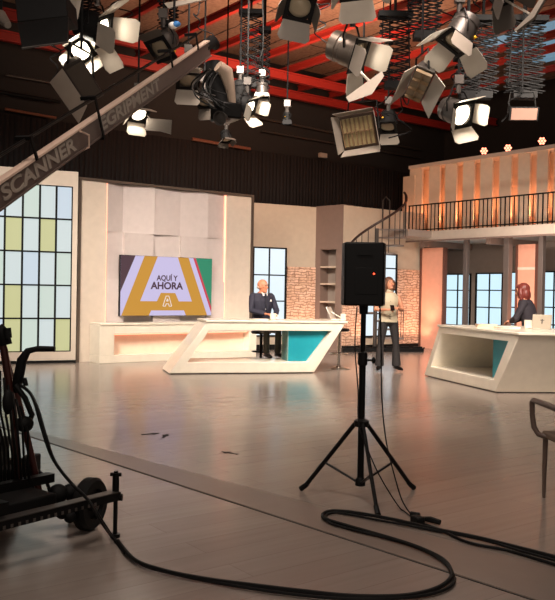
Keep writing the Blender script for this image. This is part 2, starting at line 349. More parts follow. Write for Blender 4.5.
for a, b in [((-22, 28), (-7, -24)), ((-7, -24), (7, -24)), ((7, -24), (22, 28)), ((22, 28), (9, 28)), ((9, 28), (6, 16)), ((6, 16), (-6, 16)), ((-6, 16), (-9, 28)), ((-9, 28), (-22, 28)), ((-4, 2), (0, -10)), ((0, -10), (4, 2)), ((4, 2), (-4, 2))]:
    m.tube([S(283+a[0], 280+a[1], .006), S(283+b[0], 280+b[1], .006)], .008, 6)
m.build('outline_letter', sw, t)
# ---- plinth under the screen
FP = PV(105, 363.6, A+E2*-.5, A+E2*-.5+E1); fp = M.inverted() @ FP
xl = WL(M, 88.8, 345)[0]; t = thing('lit_plinth', 'long low cream plinth with a salmon lit niche under the screen', 'plinth', M @ Vector((xl, -.5, 0)))
xr = WL(M, 257, 340, -.5)[0]; zp = .76
xf = WL(M, 105, 345, -.5)[0]; n0, nt_ = WL(M, 114.8, 334, -.5); n1 = WL(M, 250, 340, -.5)[0]; nb = WL(M, 114.8, 355.3, -.5)[1]
m = MB(); m.box(M, xl, xr, -.5, -.03, zp-.04, zp); m.box(M, xl, xr, -.48, -.03, 0, nb); m.box(M, xl, n0, -.48, -.03, nb, zp-.04); m.box(M, n1, xr, -.48, -.03, nb, zp-.04)
m.box(M, n0, n1, -.48, -.03, nt_, zp-.04); m.build('body', white, t, bevel=.006)
m = MB(); m.box(M, n0, n1, -.26, -.2, nb, nt_); m.build('niche_back', mat('niche_back_cream', (.95, .85, .76), .5), t)
m = MB(); m.box(M, n0+.02, n1-.02, -.40, -.36, nt_-.025, nt_-.001); m.build('light_strip', ledpink, t)
# ============================================================ SET: back wall with window and stone
def set_window(M, x0, x1, z0, z1, xm, zms, parent, yo=0, pane=None, fr=blackm, fw=.035):
    m = MB(); m.box(M, x0, x1, yo-.012, yo-.004, z0, z1); m.build('window_pane', pane or pane_b, parent)
    m = MB()
    m.box(M, x0-fw, x0, yo-.05, yo+.0, z0-fw, z1+fw); m.box(M, x1, x1+fw, yo-.05, yo, z0-fw, z1+fw)
    m.box(M, x0, x1, yo-.05, yo, z1, z1+fw); m.box(M, x0, x1, yo-.05, yo, z0-fw, z0)
    for x in xm: m.box(M, x-.015, x+.015, yo-.04, yo-.012, z0, z1)
    for z in zms: m.box(M, x0, x1, yo-.038, yo-.012, z-.015, z+.015)
    m.build('window_frame', fr, parent)
pane_s = strip_mat('pane_sky_blue', (.78, .90, .95), 1.25); pane_h = strip_mat('pane_hazy_white', (.86, .92, .95), 1.15)
A = P(251, 300, 19.5); A.z = 0; B = P(314.6, 300, 20.3); B.z = 0; M = frame(A, B); L1 = (B-A).length
t = thing('back_set_wall', 'beige set wall with a lit window and stone cladding behind the seated man', 'set wall', A)
m = MB(); m.box(M, -.9, L1, 0, .15, 0, ZS); m.build('wall_panel', beige, t)
xb = WL(M, 286, 300)[0]; zb_ = WL(M, 300, 267)[1]
m = MB(); m.box(M, xb, L1-.01, -.05, -.001, .12, zb_); m.build('stone_cladding', brick, t)
m = MB(); m.box(M, -.6, L1-.01, -.08, -.002, 0, .12); m.build('base_strip', blackm, t)
w0, wz = WL(M, 253.8, 248); w1 = WL(M, 284, 300)[0]
for xx in (.25, .75): spot('stone_fill', M @ Vector((xb+(L1-xb)*xx, -.35, .12)), M @ Vector((xb+(L1-xb)*xx, 0, 1.6)), 24, (1, .55, .36), 110, .05, .9)  # spots added without fixtures, to lift the stone towards peach
set_window(M, w0, w1, .35, wz, [WL(M, 268.6, 280)[0]], [WL(M, 268, y)[1] for y in (275, 301, 327)], t, pane=pane_h)
# column with shelves
A2 = B; B2 = P(342, 300, 19.7); B2.z = 0; M2 = frame(A2, B2); L2 = (B2-A2).length
t = thing('shelf_column', 'taupe set column with a tall recessed shelf niche beside the stone wall', 'column', A2)
n0, nt_ = WL(M2, 320.5, 249.5); n1 = WL(M2, 335.5, 280)[0]; nb = .45
m = MB(); m.box(M2, 0, n0, 0, .4, 0, ZS+.02); m.box(M2, n1, L2, 0, .4, 0, ZS+.02); m.box(M2, n0, n1, 0, .4, nt_, ZS+.02); m.box(M2, n0, n1, 0, .4, 0, nb); m.build('body', taupe, t)
m = MB(); m.box(M2, n0, n1, .32, .38, nb, nt_); m.build('niche_back', greige, t)
for y in (267, 284, 302, 320):
    z = WL(M2, 328, y)[1]; m = MB(); m.box(M2, n0, n1, .01, .32, z-.02, z+.02); m.build('shelf', beige, t)
# wall behind the stair
A3 = B2; B3 = PV(420.5, 300, B2, B2+E1); B3.z = 0; M3 = frame(A3, B3); L3 = (B3-A3).length
t = thing('stair_set_wall', 'beige set wall with stone cladding and window behind the spiral stair', 'set wall', A3)
m = MB(); m.box(M3, 0, L3+.1, 0, .15, 0, ZS); m.build('wall_panel', beige, t)
w0, wz = WL(M3, 364, 254); w1 = WL(M3, 394.5, 300)[0]; zb_ = WL(M3, 405, 269.5)[1]
m = MB(); m.box(M3, .01, w0-.05, -.05, -.001, .12, zb_); m.build('stone_cladding', brick, t)
m = MB(); m.box(M3, w1+.05, L3, -.05, -.001, .12, zb_); m.build('stone_cladding', brick, t)
m = MB(); m.box(M3, .01, L3, -.06, -.002, 0, .12); m.build('base_strip', blackm, t)
set_window(M3, w0, w1, .35, wz, [(w0+w1)/2], [.9, 1.5, 2.05], t, pane=pane_h)
for xx in (.5, 1.2, L3-.8, L3-.3): spot('stone_fill', M3 @ Vector((xx, -.4, .15)), M3 @ Vector((xx, 0, 1.5)), 24, (1, .55, .36), 110, .05, .9)  # same added spots for the stair wall stone, no fixture behind them
m = MB(); q0 = F(343, 352); q1 = F(424, 352); Mq = frame(q0, q1); Lq = (q1-q0).length
m.box(Mq, 0, Lq, 0, .16, 0, .09); 
for k in range(6): m.box(Mq, Lq*k/6+.1, Lq*k/6+.32, .03, .12, .09, .13)
tag(m.build('cable_duct', blackm, loc=q0, bevel=.01), 'low black cable duct along the foot of the stone wall', 'cable duct')
# ============================================================ BALCONY
AB, SB, ST = 15.4, 2.78, 3.0
def PA(px, py, a): return PV(px, py, RM(a, 0), RM(a, 1))
bL = PA(402, 240, AB).dot(E2)-.12; bR = PA(575, 230, AB).dot(E2)-.8
MBc = frame(RM(AB, bL), RM(AB, bR)); LB = bL-bR; AW = 17.5
t = thing('balcony', 'cream balcony deck on the right with a wooden slatted edge rail base', 'balcony', RM(AB, bL, SB)); t['label'] = 'cream upper balcony deck running along the right side of the studio'
m = MB(); m.box(MBc, -.02, LB, 0, AW-AB-.01, SB, ST); m.build('deck', cream, t)
m = MB(); m.box(MBc, -.02, LB, -.02, 0, SB-.04, SB); m.build('edge_trim', taupe, t)
m = MB(); m.box(MBc, .02, .9, -.85, -.001, SB+.06, ST); m.build('landing', greige, t)
for x in (.4, 2.5, 4.6): 
    m = MB(); m.box(MBc, x, x+.12, .1, AW-AB-.05, SB-.16, SB-.001); m.build('joist', taupe, t)
# railing
t = thing('balcony_railing', 'dark metal railing with thin upright bars along the balcony edge', 'railing', MBc @ Vector((.05, .06, ST)))
HR = .70
m = MB(); m.box(MBc, .05, LB, .04, .075, ST+HR-.03, ST+HR); m.build('top_rail', black, t)
m = MB(); m.box(MBc, .05, LB, .045, .07, ST+.04, ST+.065); m.build('bottom_rail', black, t)
nb_ = int(LB/.125)
for k in range(nb_+1):
    x = .06+k*.125
    if x > LB-.02: break
    m = MB(); r_ = .012 if k % 8 else .02
    m.box(MBc, x-r_/1.4, x+r_/1.4, .05, .07, ST, ST+HR-.03); m.build('baluster' if k % 8 else 'post', black, t)
# panels
APn = 16.25
ed = [412, 431.4, 447.3, 465, 482.3, 501.4, 520, 538.7, 556, 574]
Mp = frame(RM(APn, bL+2), RM(APn, bL-9)); ztop = 4.78
oran = mat('balcony_panel_cream', (.88, .80, .70), .6)
ords = ['first', 'second', 'third', 'fourth', 'fifth', 'sixth', 'seventh', 'eighth', 'ninth']
xall = [WL(Mp, e, 200)[0] for e in ed]
m = MB(); m.box(Mp, xall[0]-.3, xall[-1], .34, .42, ST, ztop); tag(m.build('backing_wall', oran, loc=Mp @ Vector((xall[0], .4, ST))), 'continuous cream backing wall behind the upright balcony panels', 'set wall')
m = MB(); m.box(Mp, xall[0]-.02, xall[-1], -.14, .34, ztop, ztop+.09); tag(m.build('cornice', cream, loc=Mp @ Vector((xall[0], 0, ztop))), 'long cream cornice capping the balcony panels', 'cornice')
uplights = []
for k in range(len(ed)-1):
    xa, xb = xall[k], xall[k+1]; wv = xb-xa
    m = MB(); m.prism([Mp @ Vector(q) for q in ((xa, -.10, ST), (xa+wv*.50, .0, ST), (xa+wv*.50, .06, ST), (xa+.05, .04, ST), (xa+.05, .33, ST), (xa, .33, ST))], (0, 0, ztop-ST))
    tag(m.build('set_flat', oran, loc=Mp @ Vector((xa, 0, ST))), f'{ords[k]} upright cream panel from the left on the balcony', 'panel', 'upright cream panels on the balcony')
    xu = xa+wv*.76; c = Mp @ Vector((xu, .1, ST))
    tt = thing('uplight', f'small black uplight at the foot of the {ords[k]} balcony panel from the left', 'uplight', c, 'small uplights on the balcony floor')
    m = MB(); m.box(Mp, xu-.05, xu+.05, .06, .16, ST, ST+.11); m.build('housing', blackm, tt, bevel=.008)
    m = MB(); m.box(Mp, xu-.038, xu+.038, .072, .148, ST+.11, ST+.118); m.build('lens', mat('amber_lens', (1, .6, .4), .4, emis=(1, .5, .3), es=3), tt)
    spot('uplight_beam', c+Vector((0, 0, .14)), c+Mp.to_3x3() @ Vector((.02, .10, 2)), 52, (1, .36, .17), 100, .04, .9)
# first lower orange return panel at the left end
q0 = PA(402.8, 200, APn-.1).dot(E2); q1 = PA(414, 200, APn-.1).dot(E2); Mq = frame(RM(APn-.1, q0), RM(APn-.1, q1))
m = MB(); m.box(Mq, 0, q0-q1, 0, .08, ST, 4.60); tag(m.build('set_flat', oran, loc=Mq @ Vector((0, 0, ST))), 'lower orange lit end panel at the left end of the balcony', 'panel')
spot('uplight_beam', Mq @ Vector(((q0-q1)/2, -.25, ST+.1)), Mq @ Vector(((q0-q1)/2, .1, 4.2)), 26, (1, .36, .17), 110, .04, .9)
# red-glowing LED pars on top of cornice
for (px, py), lab in zip([(484, 151), (508, 148), (542, 141)], ['round glowing lamp at the left of three above the balcony', 'middle of three round glowing lamps above the balcony', 'round glowing lamp at the right of three above the balcony']):
    xc, zc = WL(Mp, px, py, .9); c = Mp @ Vector((xc, .9, zc)); d = (CO-c).normalized()
    R4 = Matrix.Translation(c) @ d.to_track_quat('Z', 'Y').to_matrix().to_4x4()
    tt = thing('led_lamp', lab, 'stage light', c, 'round glowing lamps above the balcony')
    MB().lathe(R4, [(.06, -.16), (.11, -.12), (.12, .03), (.105, .03), (.105, .0)], 18).build('housing', blackm, tt)
    m = MB()
    for a in range(7):
        rr = 0 if a == 6 else .066; m.lathe(R4 @ Matrix.Translation((rr*math.cos(a*PI/3), rr*math.sin(a*PI/3), 0)), [(.001, .005), (.03, .005), (.02, .02), (.001, .025)], 10)
    m.build('led_lens', mat('salmon_led_lens', (1, .7, .6), .3, emis=(1, .56, .44), es=3.5), tt)
    m = MB(); m.tube([c+Vector((-.13, .03, 0)), c+Vector((-.14, .05, -.16)), c+Vector((.14, .05, -.16)), c+Vector((.13, .03, 0))], .012, 6)
    m.tube([c+Vector((0, .05, -.16)), Vector((c.x, c.y+.05, ztop-.2))], .02, 6); m.build('yoke', blackm, tt)
    q = Mp.inverted() @ c
m = MB(); m.box(Mp, xall[3], xall[-1], .55, 1.3, ST, ztop-.2); tag(m.build('lamp_platform', blackm, loc=Mp @ Vector((xall[3], .9, ST))), 'dark platform behind the balcony panels carrying the three round lamps', 'platform')
# wall under balcony
Mu = frame(RM(AW, bL+.3), RM(AW, bL-9))
uw = thing('window_set_wall', 'grey set wall with a row of tall lit windows under the balcony', 'set wall', Mu @ Vector((0, 0, 0)))
m = MB(); m.box(Mu, -.5, 9, 0, .12, 0, SB); m.build('wall_panel', greige, uw)
def uwin(a, b, pt, xm):
    x0, z1_ = WL(Mu, a, pt); x1 = WL(Mu, b, 290)[0]
    set_window(Mu, x0, x1, .35, z1_, [WL(Mu, q, 290)[0] for q in xm], [WL(Mu, (a+b)/2, y)[1] for y in (290.3, 307.5, 325)], uw, pane=pane_s)
uwin(446.5, 470.3, 275, [458.3]); uwin(477.8, 502.5, 274.2, [490]); uwin(510.5, 528, 273, [517.2]); uwin(544.5, 566, 272.5, [554.6])
# salmon panels
def salm(p0, p1, a, lab, brown):
    b0 = PA(p0, 290, a).dot(E2); b1 = PA(p1, 290, a).dot(E2); Mq = frame(RM(a, b0), RM(a, b1)); L = b0-b1
    t = thing('salmon_panel', lab, 'panel', RM(a, b0), 'salmon lit panels under the balcony')
    m = MB(); m.box(Mq, .02, L-.02, 0, .06, 0, SB-.17); m.build('board', pinkp, t)
    m = MB(); m.box(Mq, -.03, .02, -.03, .09, 0, SB-.17); m.build('edge_post', mat('brown_post', (.42, .27, .22), .5), t)
    m = MB(); m.box(Mq, L-.02, L+.03+brown, -.03, .09, 0, SB-.17); m.build('edge_post', mat('brown_post', (.42, .27, .22), .5), t)
    return Mq, L, t
Mq, L, t = salm(421, 443.5, 15.9, 'tall salmon lit panel beside the stone wall under the balcony', 0)
cpt = Mq @ Vector((L/2, -.45, .35))
spot('uplight_beam', cpt, Mq @ Vector((L/2, .0, 1.7)), 45, (1, .62, .42), 80, .04, 1)
Mq, L, t = salm(516.8, 536, 15.95, 'salmon lit panel behind the red haired woman under the balcony', .14)
zz = WL(Mq, 526, 268.5)[1]; m = MB(); m.box(Mq, .02, L-.02, -.01, 0, zz-.03, zz+.03); m.build('cross_band', white, t)
spot('uplight_beam', Mq @ Vector((L/2, -.5, .4)), Mq @ Vector((L/2, .0, 2.0)), 55, (1, .55, .38), 90, .04, 1)
for (px, wd, a, lab) in [(403.5, .11, AB+.12, 'steel post at the left end of the balcony beside the spiral stair'), (465.5, .11, AB+.3, 'steel post in front of the first window under the balcony'), (507, .15, AB+.3, 'steel post between the second and third windows under the balcony'), (541, .12, AB+.3, 'steel post right of the red haired woman')]:
    b = PA(px, 300, a).dot(E2); Mq = frame(RM(a, b), RM(a, b-1)); m = MB(); m.box(Mq, -wd/2, wd/2, -wd/2, wd/2, .02, SB)
    m.box(Mq, -wd*.9, wd*.9, -wd*.9, wd*.9, 0, .02)
    tag(m.build('balcony_post', mat('post_grey', (.45, .41, .39), .45, .3), loc=RM(a, b), bevel=.006), lab, 'post', 'steel posts under the balcony')
# floor uplight by salmon panel
def floor_par(c, aim, lab):
    t = thing('floor_uplight', lab, 'uplight', c)
    R4 = Matrix.Translation(c+Vector((0, 0, .2))) @ Vector(aim).to_track_quat('Z', 'Y').to_matrix().to_4x4()
    MB().lathe(R4, [(.07, -.14), (.12, -.1), (.13, .12), (.115, .12), (.115, .08), (.01, .08)], 20).build('housing', blackm, t)
    m = MB(); m.tube([c+Vector((-.16, 0, .2)), c+Vector((-.16, 0, .015)), c+Vector((.16, 0, .015)), c+Vector((.16, 0, .2))], .015, 6); m.build('yoke', black, t)
    m = MB(); m.tube([c+Vector((-.2, -.12, .01)), c+Vector((.2, -.12, .01))], .012, 6); m.tube([c+Vector((-.2, .12, .01)), c+Vector((.2, .12, .01))], .012, 6); m.build('foot', black, t)
floor_par(F(430, 348), (0, .35, 1), 'black floor uplight in front of the salmon panel, left of the right desk')
# ============================================================ SPIRAL STAIR
cx = P(375.5, 300, 19.85); cx.z = 0; RS = .72
t = thing('spiral_staircase', 'dark metal spiral staircase rising behind the loudspeaker to the balcony', 'staircase', cx)
m = MB(); m.tube([cx, cx+Z*3.0], .05, 12); m.build('centre_pole', greym, t)
NS = 14; rail = []
tread = mat('stair_tread', (.50, .45, .42), .5)
for k in range(NS):
    z = ST-.0-k*.205; th = math.radians(8-k*27)
    if z < .1: break
    def q(r, a, zz): return cx+Vector((r*math.cos(a), r*math.sin(a), zz))
    h = math.radians(15); m = MB()
    m.prism([q(.04, th-h, z-.04), q(RS, th-h, z-.04), q(RS*1.02, th, z-.04), q(RS, th+h, z-.04), q(.04, th+h, z-.04)], (0, 0, .035)); m.build('tread', tread, t)
    m = MB(); m.tube([q(RS*.97, th, z-.02), q(RS*.97, th, z+.84)], .011, 6); m.build('baluster', greym, t)
    m = MB(); m.tube([q(RS*.97, th-h*.9, z-.02), q(RS*.97, th-h*.9, z+.75)], .011, 6); m.build('baluster', greym, t)
N = 70; pts = []
for i in range(N+1):
    kk = -.25+i/N*(NS-.8); z = ST-kk*.205+.86; a = math.radians(8-kk*27); pts.append(cx+Vector((RS*.98*math.cos(a), RS*.98*math.sin(a), max(z, .9))))
MB().tube(pts, .03, 8).build('handrail', mat('dark_handrail', (.22, .15, .13), .4), t)
m = MB(); c = cx+Vector((.22, .5, 0))
m.tube([c+Vector((-.02, 0, 3.0)), c+Vector((-.02, 0, 3.75)), c+Vector((.05, -.05, 3.83)), c+Vector((.14, -.1, 3.72)), c+Vector((.14, -.1, 3.0))], .02, 6); m.build('guard_rail', greym, t)
# ============================================================ DESKS
def pt(M, s, y, z): return M @ Vector((s, y, z))
# left desk
A = F(168.8, 374.4); B = F(314.3, 373.2); M = frame(A, B); HD = .92
tl = WL(M, 206, 319.8)[0]; tr = WL(M, 346.6, 322)[0]; bl = 0; br = (B-A).length
i_ = [WL(M, *q) for q in ((187.5, 361), (308, 363), (332, 331), (209.5, 330.5))]
dv = M.to_3x3() @ Vector((-.03, .82, 0))
zi0 = (i_[0][1]+i_[1][1])/2; zi1 = (i_[2][1]+i_[3][1])/2
t = thing('presenter_desk', 'white slanted frame desk with teal box, in front of the screen', 'desk', A, 'slanted white studio desks')
m = MB(); m.ring([pt(M, bl, 0, .015), pt(M, br, 0, .015), pt(M, tr-.02, 0, HD-.04), pt(M, tl+.02, 0, HD-.04)], [pt(M, i_[0][0], 0, zi0), pt(M, i_[1][0], 0, zi0), pt(M, i_[2][0], 0, zi1), pt(M, i_[3][0], 0, zi1)], dv)
m.build('frame', white, t, bevel=.012)
m = MB(); m.prism([pt(M, tl, -.02, HD-.04), pt(M, tr+.02, -.02, HD-.04), pt(M, tr+.02, -.02, HD-.04)+dv*1.03, pt(M, tl, -.02, HD-.04)+dv*1.03], (0, 0, .04)); m.build('desktop', white, t, bevel=.008)
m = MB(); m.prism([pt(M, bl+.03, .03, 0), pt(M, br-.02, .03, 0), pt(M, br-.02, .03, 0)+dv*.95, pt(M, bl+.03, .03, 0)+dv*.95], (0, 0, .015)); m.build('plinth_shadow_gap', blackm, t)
xb0 = WL(M, 288.4, 345, .12)[0]; xs0 = WL(M, 283.5, 345, .12)[0]
m = MB(); m.box(M, xb0, i_[1][0]+.0, .12, .55, zi0, zi1-.0); m.prism([pt(M, i_[1][0], .12, zi0), pt(M, i_[2][0]-.02, .12, zi1), pt(M, i_[1][0], .12, zi1)], M.to_3x3() @ Vector((0, .43, 0)))
m.build('teal_box', teal, t)
m = MB(); xs0 = WL(M, 283.3, 345, .6)[0]; m.prism([pt(M, xb0-.012, .12, zi0), pt(M, xb0, .12, zi0), pt(M, xb0, .6, zi0), pt(M, xs0, .6, zi0)], (0, 0, zi1-zi0)); m.build('box_side', tealside, t)
ML = M; DL = (tl, tr)
# right desk
A = F(424, 375.9); B = F(495.6, 393); M = frame(A, B)
tl = WL(M, 438.5, 324.3)[0]; tr = WL(M, 519.8, 331.3)[0]; br = (B-A).length; dv = Vector((1.35, .12, 0))
i_ = [WL(M, *q) for q in ((430.6, 367), (492.7, 378.7), (507.8, 340.4), (441, 334))]; zi0 = (i_[0][1]+i_[1][1])/2; zi1 = (i_[2][1]+i_[3][1])/2
t = thing('presenter_desk', 'white slanted frame desk with teal box at the right, under the balcony', 'desk', A, 'slanted white studio desks')
m = MB(); m.ring([pt(M, 0, 0, .015), pt(M, br, 0, .015), pt(M, tr-.02, 0, HD-.04), pt(M, tl+.02, 0, HD-.04)], [pt(M, i_[0][0], 0, zi0), pt(M, i_[1][0], 0, zi0), pt(M, i_[2][0], 0, zi1), pt(M, i_[3][0], 0, zi1)], dv)
m.build('frame', white, t, bevel=.012)
m = MB(); m.prism([pt(M, tl, 0, HD-.04)+Vector((-.02, 0, 0)), pt(M, tr, 0, HD-.04)+Vector((-.02, 0, 0)), pt(M, tr, 0, HD-.04)+dv*1.03, pt(M, tl, 0, HD-.04)+dv*1.03], (0, 0, .04)); m.build('desktop', white, t, bevel=.008)
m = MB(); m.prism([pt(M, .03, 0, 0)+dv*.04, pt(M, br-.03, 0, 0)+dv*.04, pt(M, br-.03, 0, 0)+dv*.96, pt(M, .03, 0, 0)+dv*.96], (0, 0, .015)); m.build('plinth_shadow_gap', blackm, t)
xb0 = WL(M, 489.5, 355, .12)[0]
m = MB(); o2 = dv*.12
m.prism([pt(M, xb0, 0, zi0)+o2, pt(M, i_[1][0], 0, zi0)+o2, pt(M, i_[2][0]-.02, 0, zi1)+o2, pt(M, xb0, 0, zi1)+o2], dv*.4); m.build('teal_box', teal, t)
MR = M; DR = (tl, tr); dvR = dv
# ============================================================ small desk things
def mug(c, r, h, lab, hd=1):
    t = thing('mug', lab, 'mug', c)
    R4 = Matrix.Translation(c); MB().lathe(R4, [(r*.85, 0), (r, .01), (r, h), (r*.88, h), (r*.85, .012), (.001, .01)], 18).build('cup', white, t)
    m = MB(); m.tube([c+Vector((hd*(r-.004), 0, h*.8)), c+Vector((hd*(r+.03), 0, h*.72)), c+Vector((hd*(r+.03), 0, h*.35)), c+Vector((hd*(r-.004), 0, h*.22))], .006, 6); m.build('handle', white, t)
mug(F(273, 319.8, HD), .055, .115, 'white mug on the left desk in front of the seated man')
mug(F(528, 328.4, HD), .06, .13, 'white mug beside the open laptop on the right desk')
def laptop(c, yaw, lab, wd=.34, ht=.24):
    t = thing('laptop', lab, 'laptop', c); M = Matrix.Translation(c) @ Matrix.Rotation(yaw, 4, 'Z')
    al = mat('laptop_aluminium', (.72, .68, .62), .35, .3)
    m = MB(); m.box(M, -wd/2, wd/2, 0, .24, 0, .016); m.build('base', al, t, bevel=.004)
    Ml = M @ Matrix.Translation((0, .01, .018)) @ Matrix.Rotation(math.radians(12), 4, 'X')
    m = MB(); m.box(Ml, -wd/2, wd/2, -.008, 0, 0, ht); l = m.build('lid', al, t, bevel=.004)
    m = MB(); m.tube([Ml @ Vector((0, -.011, ht*.35)), Ml @ Vector((0, -.011, ht*.68))], .008, 6); m.tube([Ml @ Vector((-.03, -.011, ht*.6)), Ml @ Vector((.03, -.011, ht*.6))], .006, 6)
    m.build('emblem', mat('dark_emblem', (.35, .33, .32), .4), l)
laptop(F(541.5, 329.4, HD), -.05, 'open silver laptop on the right desk, seen from behind', .29, .215)
def sheet(c, yaw, w_, h_, lab, col=(.92, .88, .82), th=.01):
    M = Matrix.Translation(c) @ Matrix.Rotation(yaw, 4, 'Z'); m = MB(); m.box(M, -w_/2, w_/2, -h_/2, h_/2, 0, th)
    for k in range(3): m.box(M @ Matrix.Rotation(.05*(k+1), 4, 'Z'), -w_/2, w_/2, -h_/2, h_/2, th*(1+k*.5), th*(1.5+k*.5))
    return tag(m.build('paper_stack', mat('paper_%.1f' % col[0], col, .8), loc=c), lab, 'papers')
sheet(F(507, 328.2, HD), .3, .25, .33, 'loose white papers on the right desk in front of the woman')
sheet(F(486, 327.2, HD), -.1, .3, .21, 'pale folder lying on the far end of the right desk', (.85, .74, .64), .02)
sheet(F(259, 320.2, HD), .1, .3, .18, 'white notes on the left desk under the man hands')
# tablet stand on left desk
c = F(333.5, 319.6, HD); t = thing('tablet', 'small silver tablet leaning on a stand at the right end of the left desk', 'tablet', c)
Mt = Matrix.Translation(c+Vector((0, 0, .0))) @ Matrix.Rotation(-.5, 4, 'Z') @ Matrix.Rotation(-.45, 4, 'Y')
m = MB(); m.box(Mt, -.008, .008, -.1, .1, .0, .26); m.build('screen_body', mat('tablet_grey', (.75, .72, .68), .3, .3), t, bevel=.004)
m = MB(); m.box(Matrix.Translation(c) @ Matrix.Rotation(-.5, 4, 'Z'), -.01, .22, -.09, .09, 0, .02); m.tube([c+Vector((.17, -.05, .02)), c+Vector((-.04, .02, .14))], .008, 6); m.build('stand', white, t)
c = F(343, 320.4, HD); t = thing('card_holder', 'tiny white card holder beside the tablet on the left desk', 'card holder', c)
m = MB(); m.box(Matrix.Translation(c), -.05, .05, -.03, .03, 0, .02); m.build('foot', white, t)
m = MB(); m.box(Matrix.Translation(c), -.045, .045, -.005, .005, .02, .12); m.build('card', cream, t)
# ============================================================ BAR STOOLS
def stool(c, lab, sh=.70, mt=None, back=False, yaw=0):
    t = thing('bar_stool', lab, 'stool', c, 'bar stools'); T = Matrix.Translation(c) @ Matrix.Rotation(yaw, 4, 'Z'); mt = mt or chrome
    MB().lathe(T, [(.22, 0), (.22, .012), (.12, .03), (.04, .05), (.03, .06)], 24).build('base_plate', mt, t)
    MB().lathe(T, [(.028, .05), (.028, sh-.06), (.05, sh-.04)], 14).build('column', mt, t)
    m = MB(); m.tube([T @ Vector((.17*math.cos(a*PI/8), .17*math.sin(a*PI/8), .28)) for a in range(17)], .011, 6); m.tube([T @ Vector((-.17, 0, .28)), T @ Vector((.17, 0, .28))], .011, 6); m.build('foot_ring', mt, t)
    MB().lathe(T, [(.05, sh-.05), (.18, sh-.04), (.2, sh-.01), (.18, sh+.01), (.02, sh+.015)], 22).build('seat', blackp, t)
    return t
# ============================================================ PEOPLE
skin = mat('skin_tan', (.72, .46, .34), .55); skin2 = mat('skin_fair', (.78, .54, .42), .55)
eyem = mat('eye_dark', (.12, .08, .07), .3); lipm = mat('lip', (.66, .34, .30), .5)
def person(name_label, c, yaw, J, g, headyaw, headpitch=0, skinm=skin, hair=None, hs=1.0):
    """J: joints in local metres, facing -Y. g: garment callback"""
    t = thing('person', name_label, 'person', c); T = Matrix.Translation(c) @ Matrix.Rotation(yaw, 4, 'Z')
    L = lambda p: T @ Vector(p)
    b = MB()
    def rings(lst, ex=0):
        out = []
        for (x, y, z, rx, ry) in lst:
            out.append([L((x+(rx+ex)*math.cos(2*PI*k/20), y+(ry+ex)*math.sin(2*PI*k/20), z)) for k in range(20)])
        return out
    b.loft(rings(J['torso'], -.012))
    hc = Vector(J['head']); nk = Vector(J['neck'])
    b.tube([L(nk+Vector((0, .005, -.06))), L(nk), L(hc+Vector((0, .01, -.03)))], [.062, .055, .052], 14)
    H = T @ Matrix.Translation(hc) @ Matrix.Rotation(headyaw-yaw, 4, 'Z') @ Matrix.Rotation(headpitch, 4, 'X') @ Matrix.Scale(hs, 4)
    hp = lambda x, y, z: H @ Vector((x, y, z))
    b.ell(hp(0, .008, .025), (.076*hs, .096*hs, .098*hs), H)
    b.ell(hp(0, -.018, -.045), (.056*hs, .070*hs, .072*hs), H); b.ell(hp(0, -.062, -.093), (.028*hs, .024*hs, .022*hs), H)
    b.tube([hp(0, -.082, .018), hp(0, -.104, -.022), hp(0, -.088, -.036)], [.010*hs, .017*hs, .014*hs], 8)
    b.ell(hp(0, -.078, .038), (.045*hs, .018*hs, .014*hs), H)
    for s in (-1, 1):
        b.ell(hp(s*.078, .012, -.008), (.012*hs, .022*hs, .034*hs), H)
        b.ell(hp(s*.042, -.064, -.018), (.022*hs, .02*hs, .02*hs), H)
    for s, k in ((-1, 'R'), (1, 'L')):
        sh, el, wr = J['sh'+k], J['el'+k], J['wr'+k]
        b.tube([L(sh), L(Vector(sh).lerp(Vector(el), .5)), L(el), L(Vector(el).lerp(Vector(wr), .4)), L(wr)], [.052, .047, .038, .037, .025], 12)
        # hand
        d = Vector(J['hd'+k]).normalized(); up = Vector((0, 0, 1)); sd_ = d.cross(up).normalized()
        nrm = sd_.cross(d).normalized(); W = Vector(wr)
        b.tube([L(W-d*.01), L(W+d*.04), L(W+d*.085)], [.026, .038, .036], 10, .5)
        for q, (ln, off) in enumerate([(.065, -.030), (.078, -.010), (.074, .010), (.058, .029)]):
            p0 = W+d*.07+sd_*off; p1 = p0+d*ln*.5-nrm*.008; p2 = p1+d*ln*.35-nrm*.028; p3 = p2+d*ln*.1-nrm*.026
            b.tube([L(p0), L(p1), L(p2), L(p3)], [.0105, .0100, .0095, .0085], 7)
        p0 = W+d*.02+sd_*.024*-s; p1 = p0+d*.035+sd_*.03*-s-nrm*.01; p2 = p1+d*.032-nrm*.012
        b.tube([L(p0), L(p1), L(p2)], [.014, .012, .010], 7)
        hp_, kn, an = Vector(J['hip'+k]), Vector(J['kn'+k]), Vector(J['an'+k])
        b.tube([L(hp_), L(hp_.lerp(kn, .5)), L(kn), L(kn.lerp(an, .35)), L(an)], [.080, .068, .052, .052, .035], 12)
        f = Vector(J['ft'+k]); b.tube([L(an+Vector((0, 0, -.03))), L(an+f*.1+Vector((0, 0, -.045))), L(an+f*.17+Vector((0, 0, -.05)))], [.034, .032, .024], 10)
    b.build('body', skinm, t, remesh=.008)
    for s in (-1, 1):
        m = MB(); m.ell(hp(s*.031, -.083, .016), (.013*hs, .008*hs, .007*hs), H, 10, 6); m.build('eye', eyem, t)
        m = MB(); m.tube([hp(s*.016, -.092, .036), hp(s*.034, -.089, .041), hp(s*.05, -.076, .034)], .0045*hs, 6); m.build('eyebrow', hair or eyem, t)
    m = MB(); m.tube([hp(-.022, -.078, -.060), hp(0, -.088, -.058), hp(.022, -.078, -.060)], [.005*hs, .008*hs, .005*hs], 8); m.build('mouth', lipm, t)
    g(t, L, rings, hp, H); return t
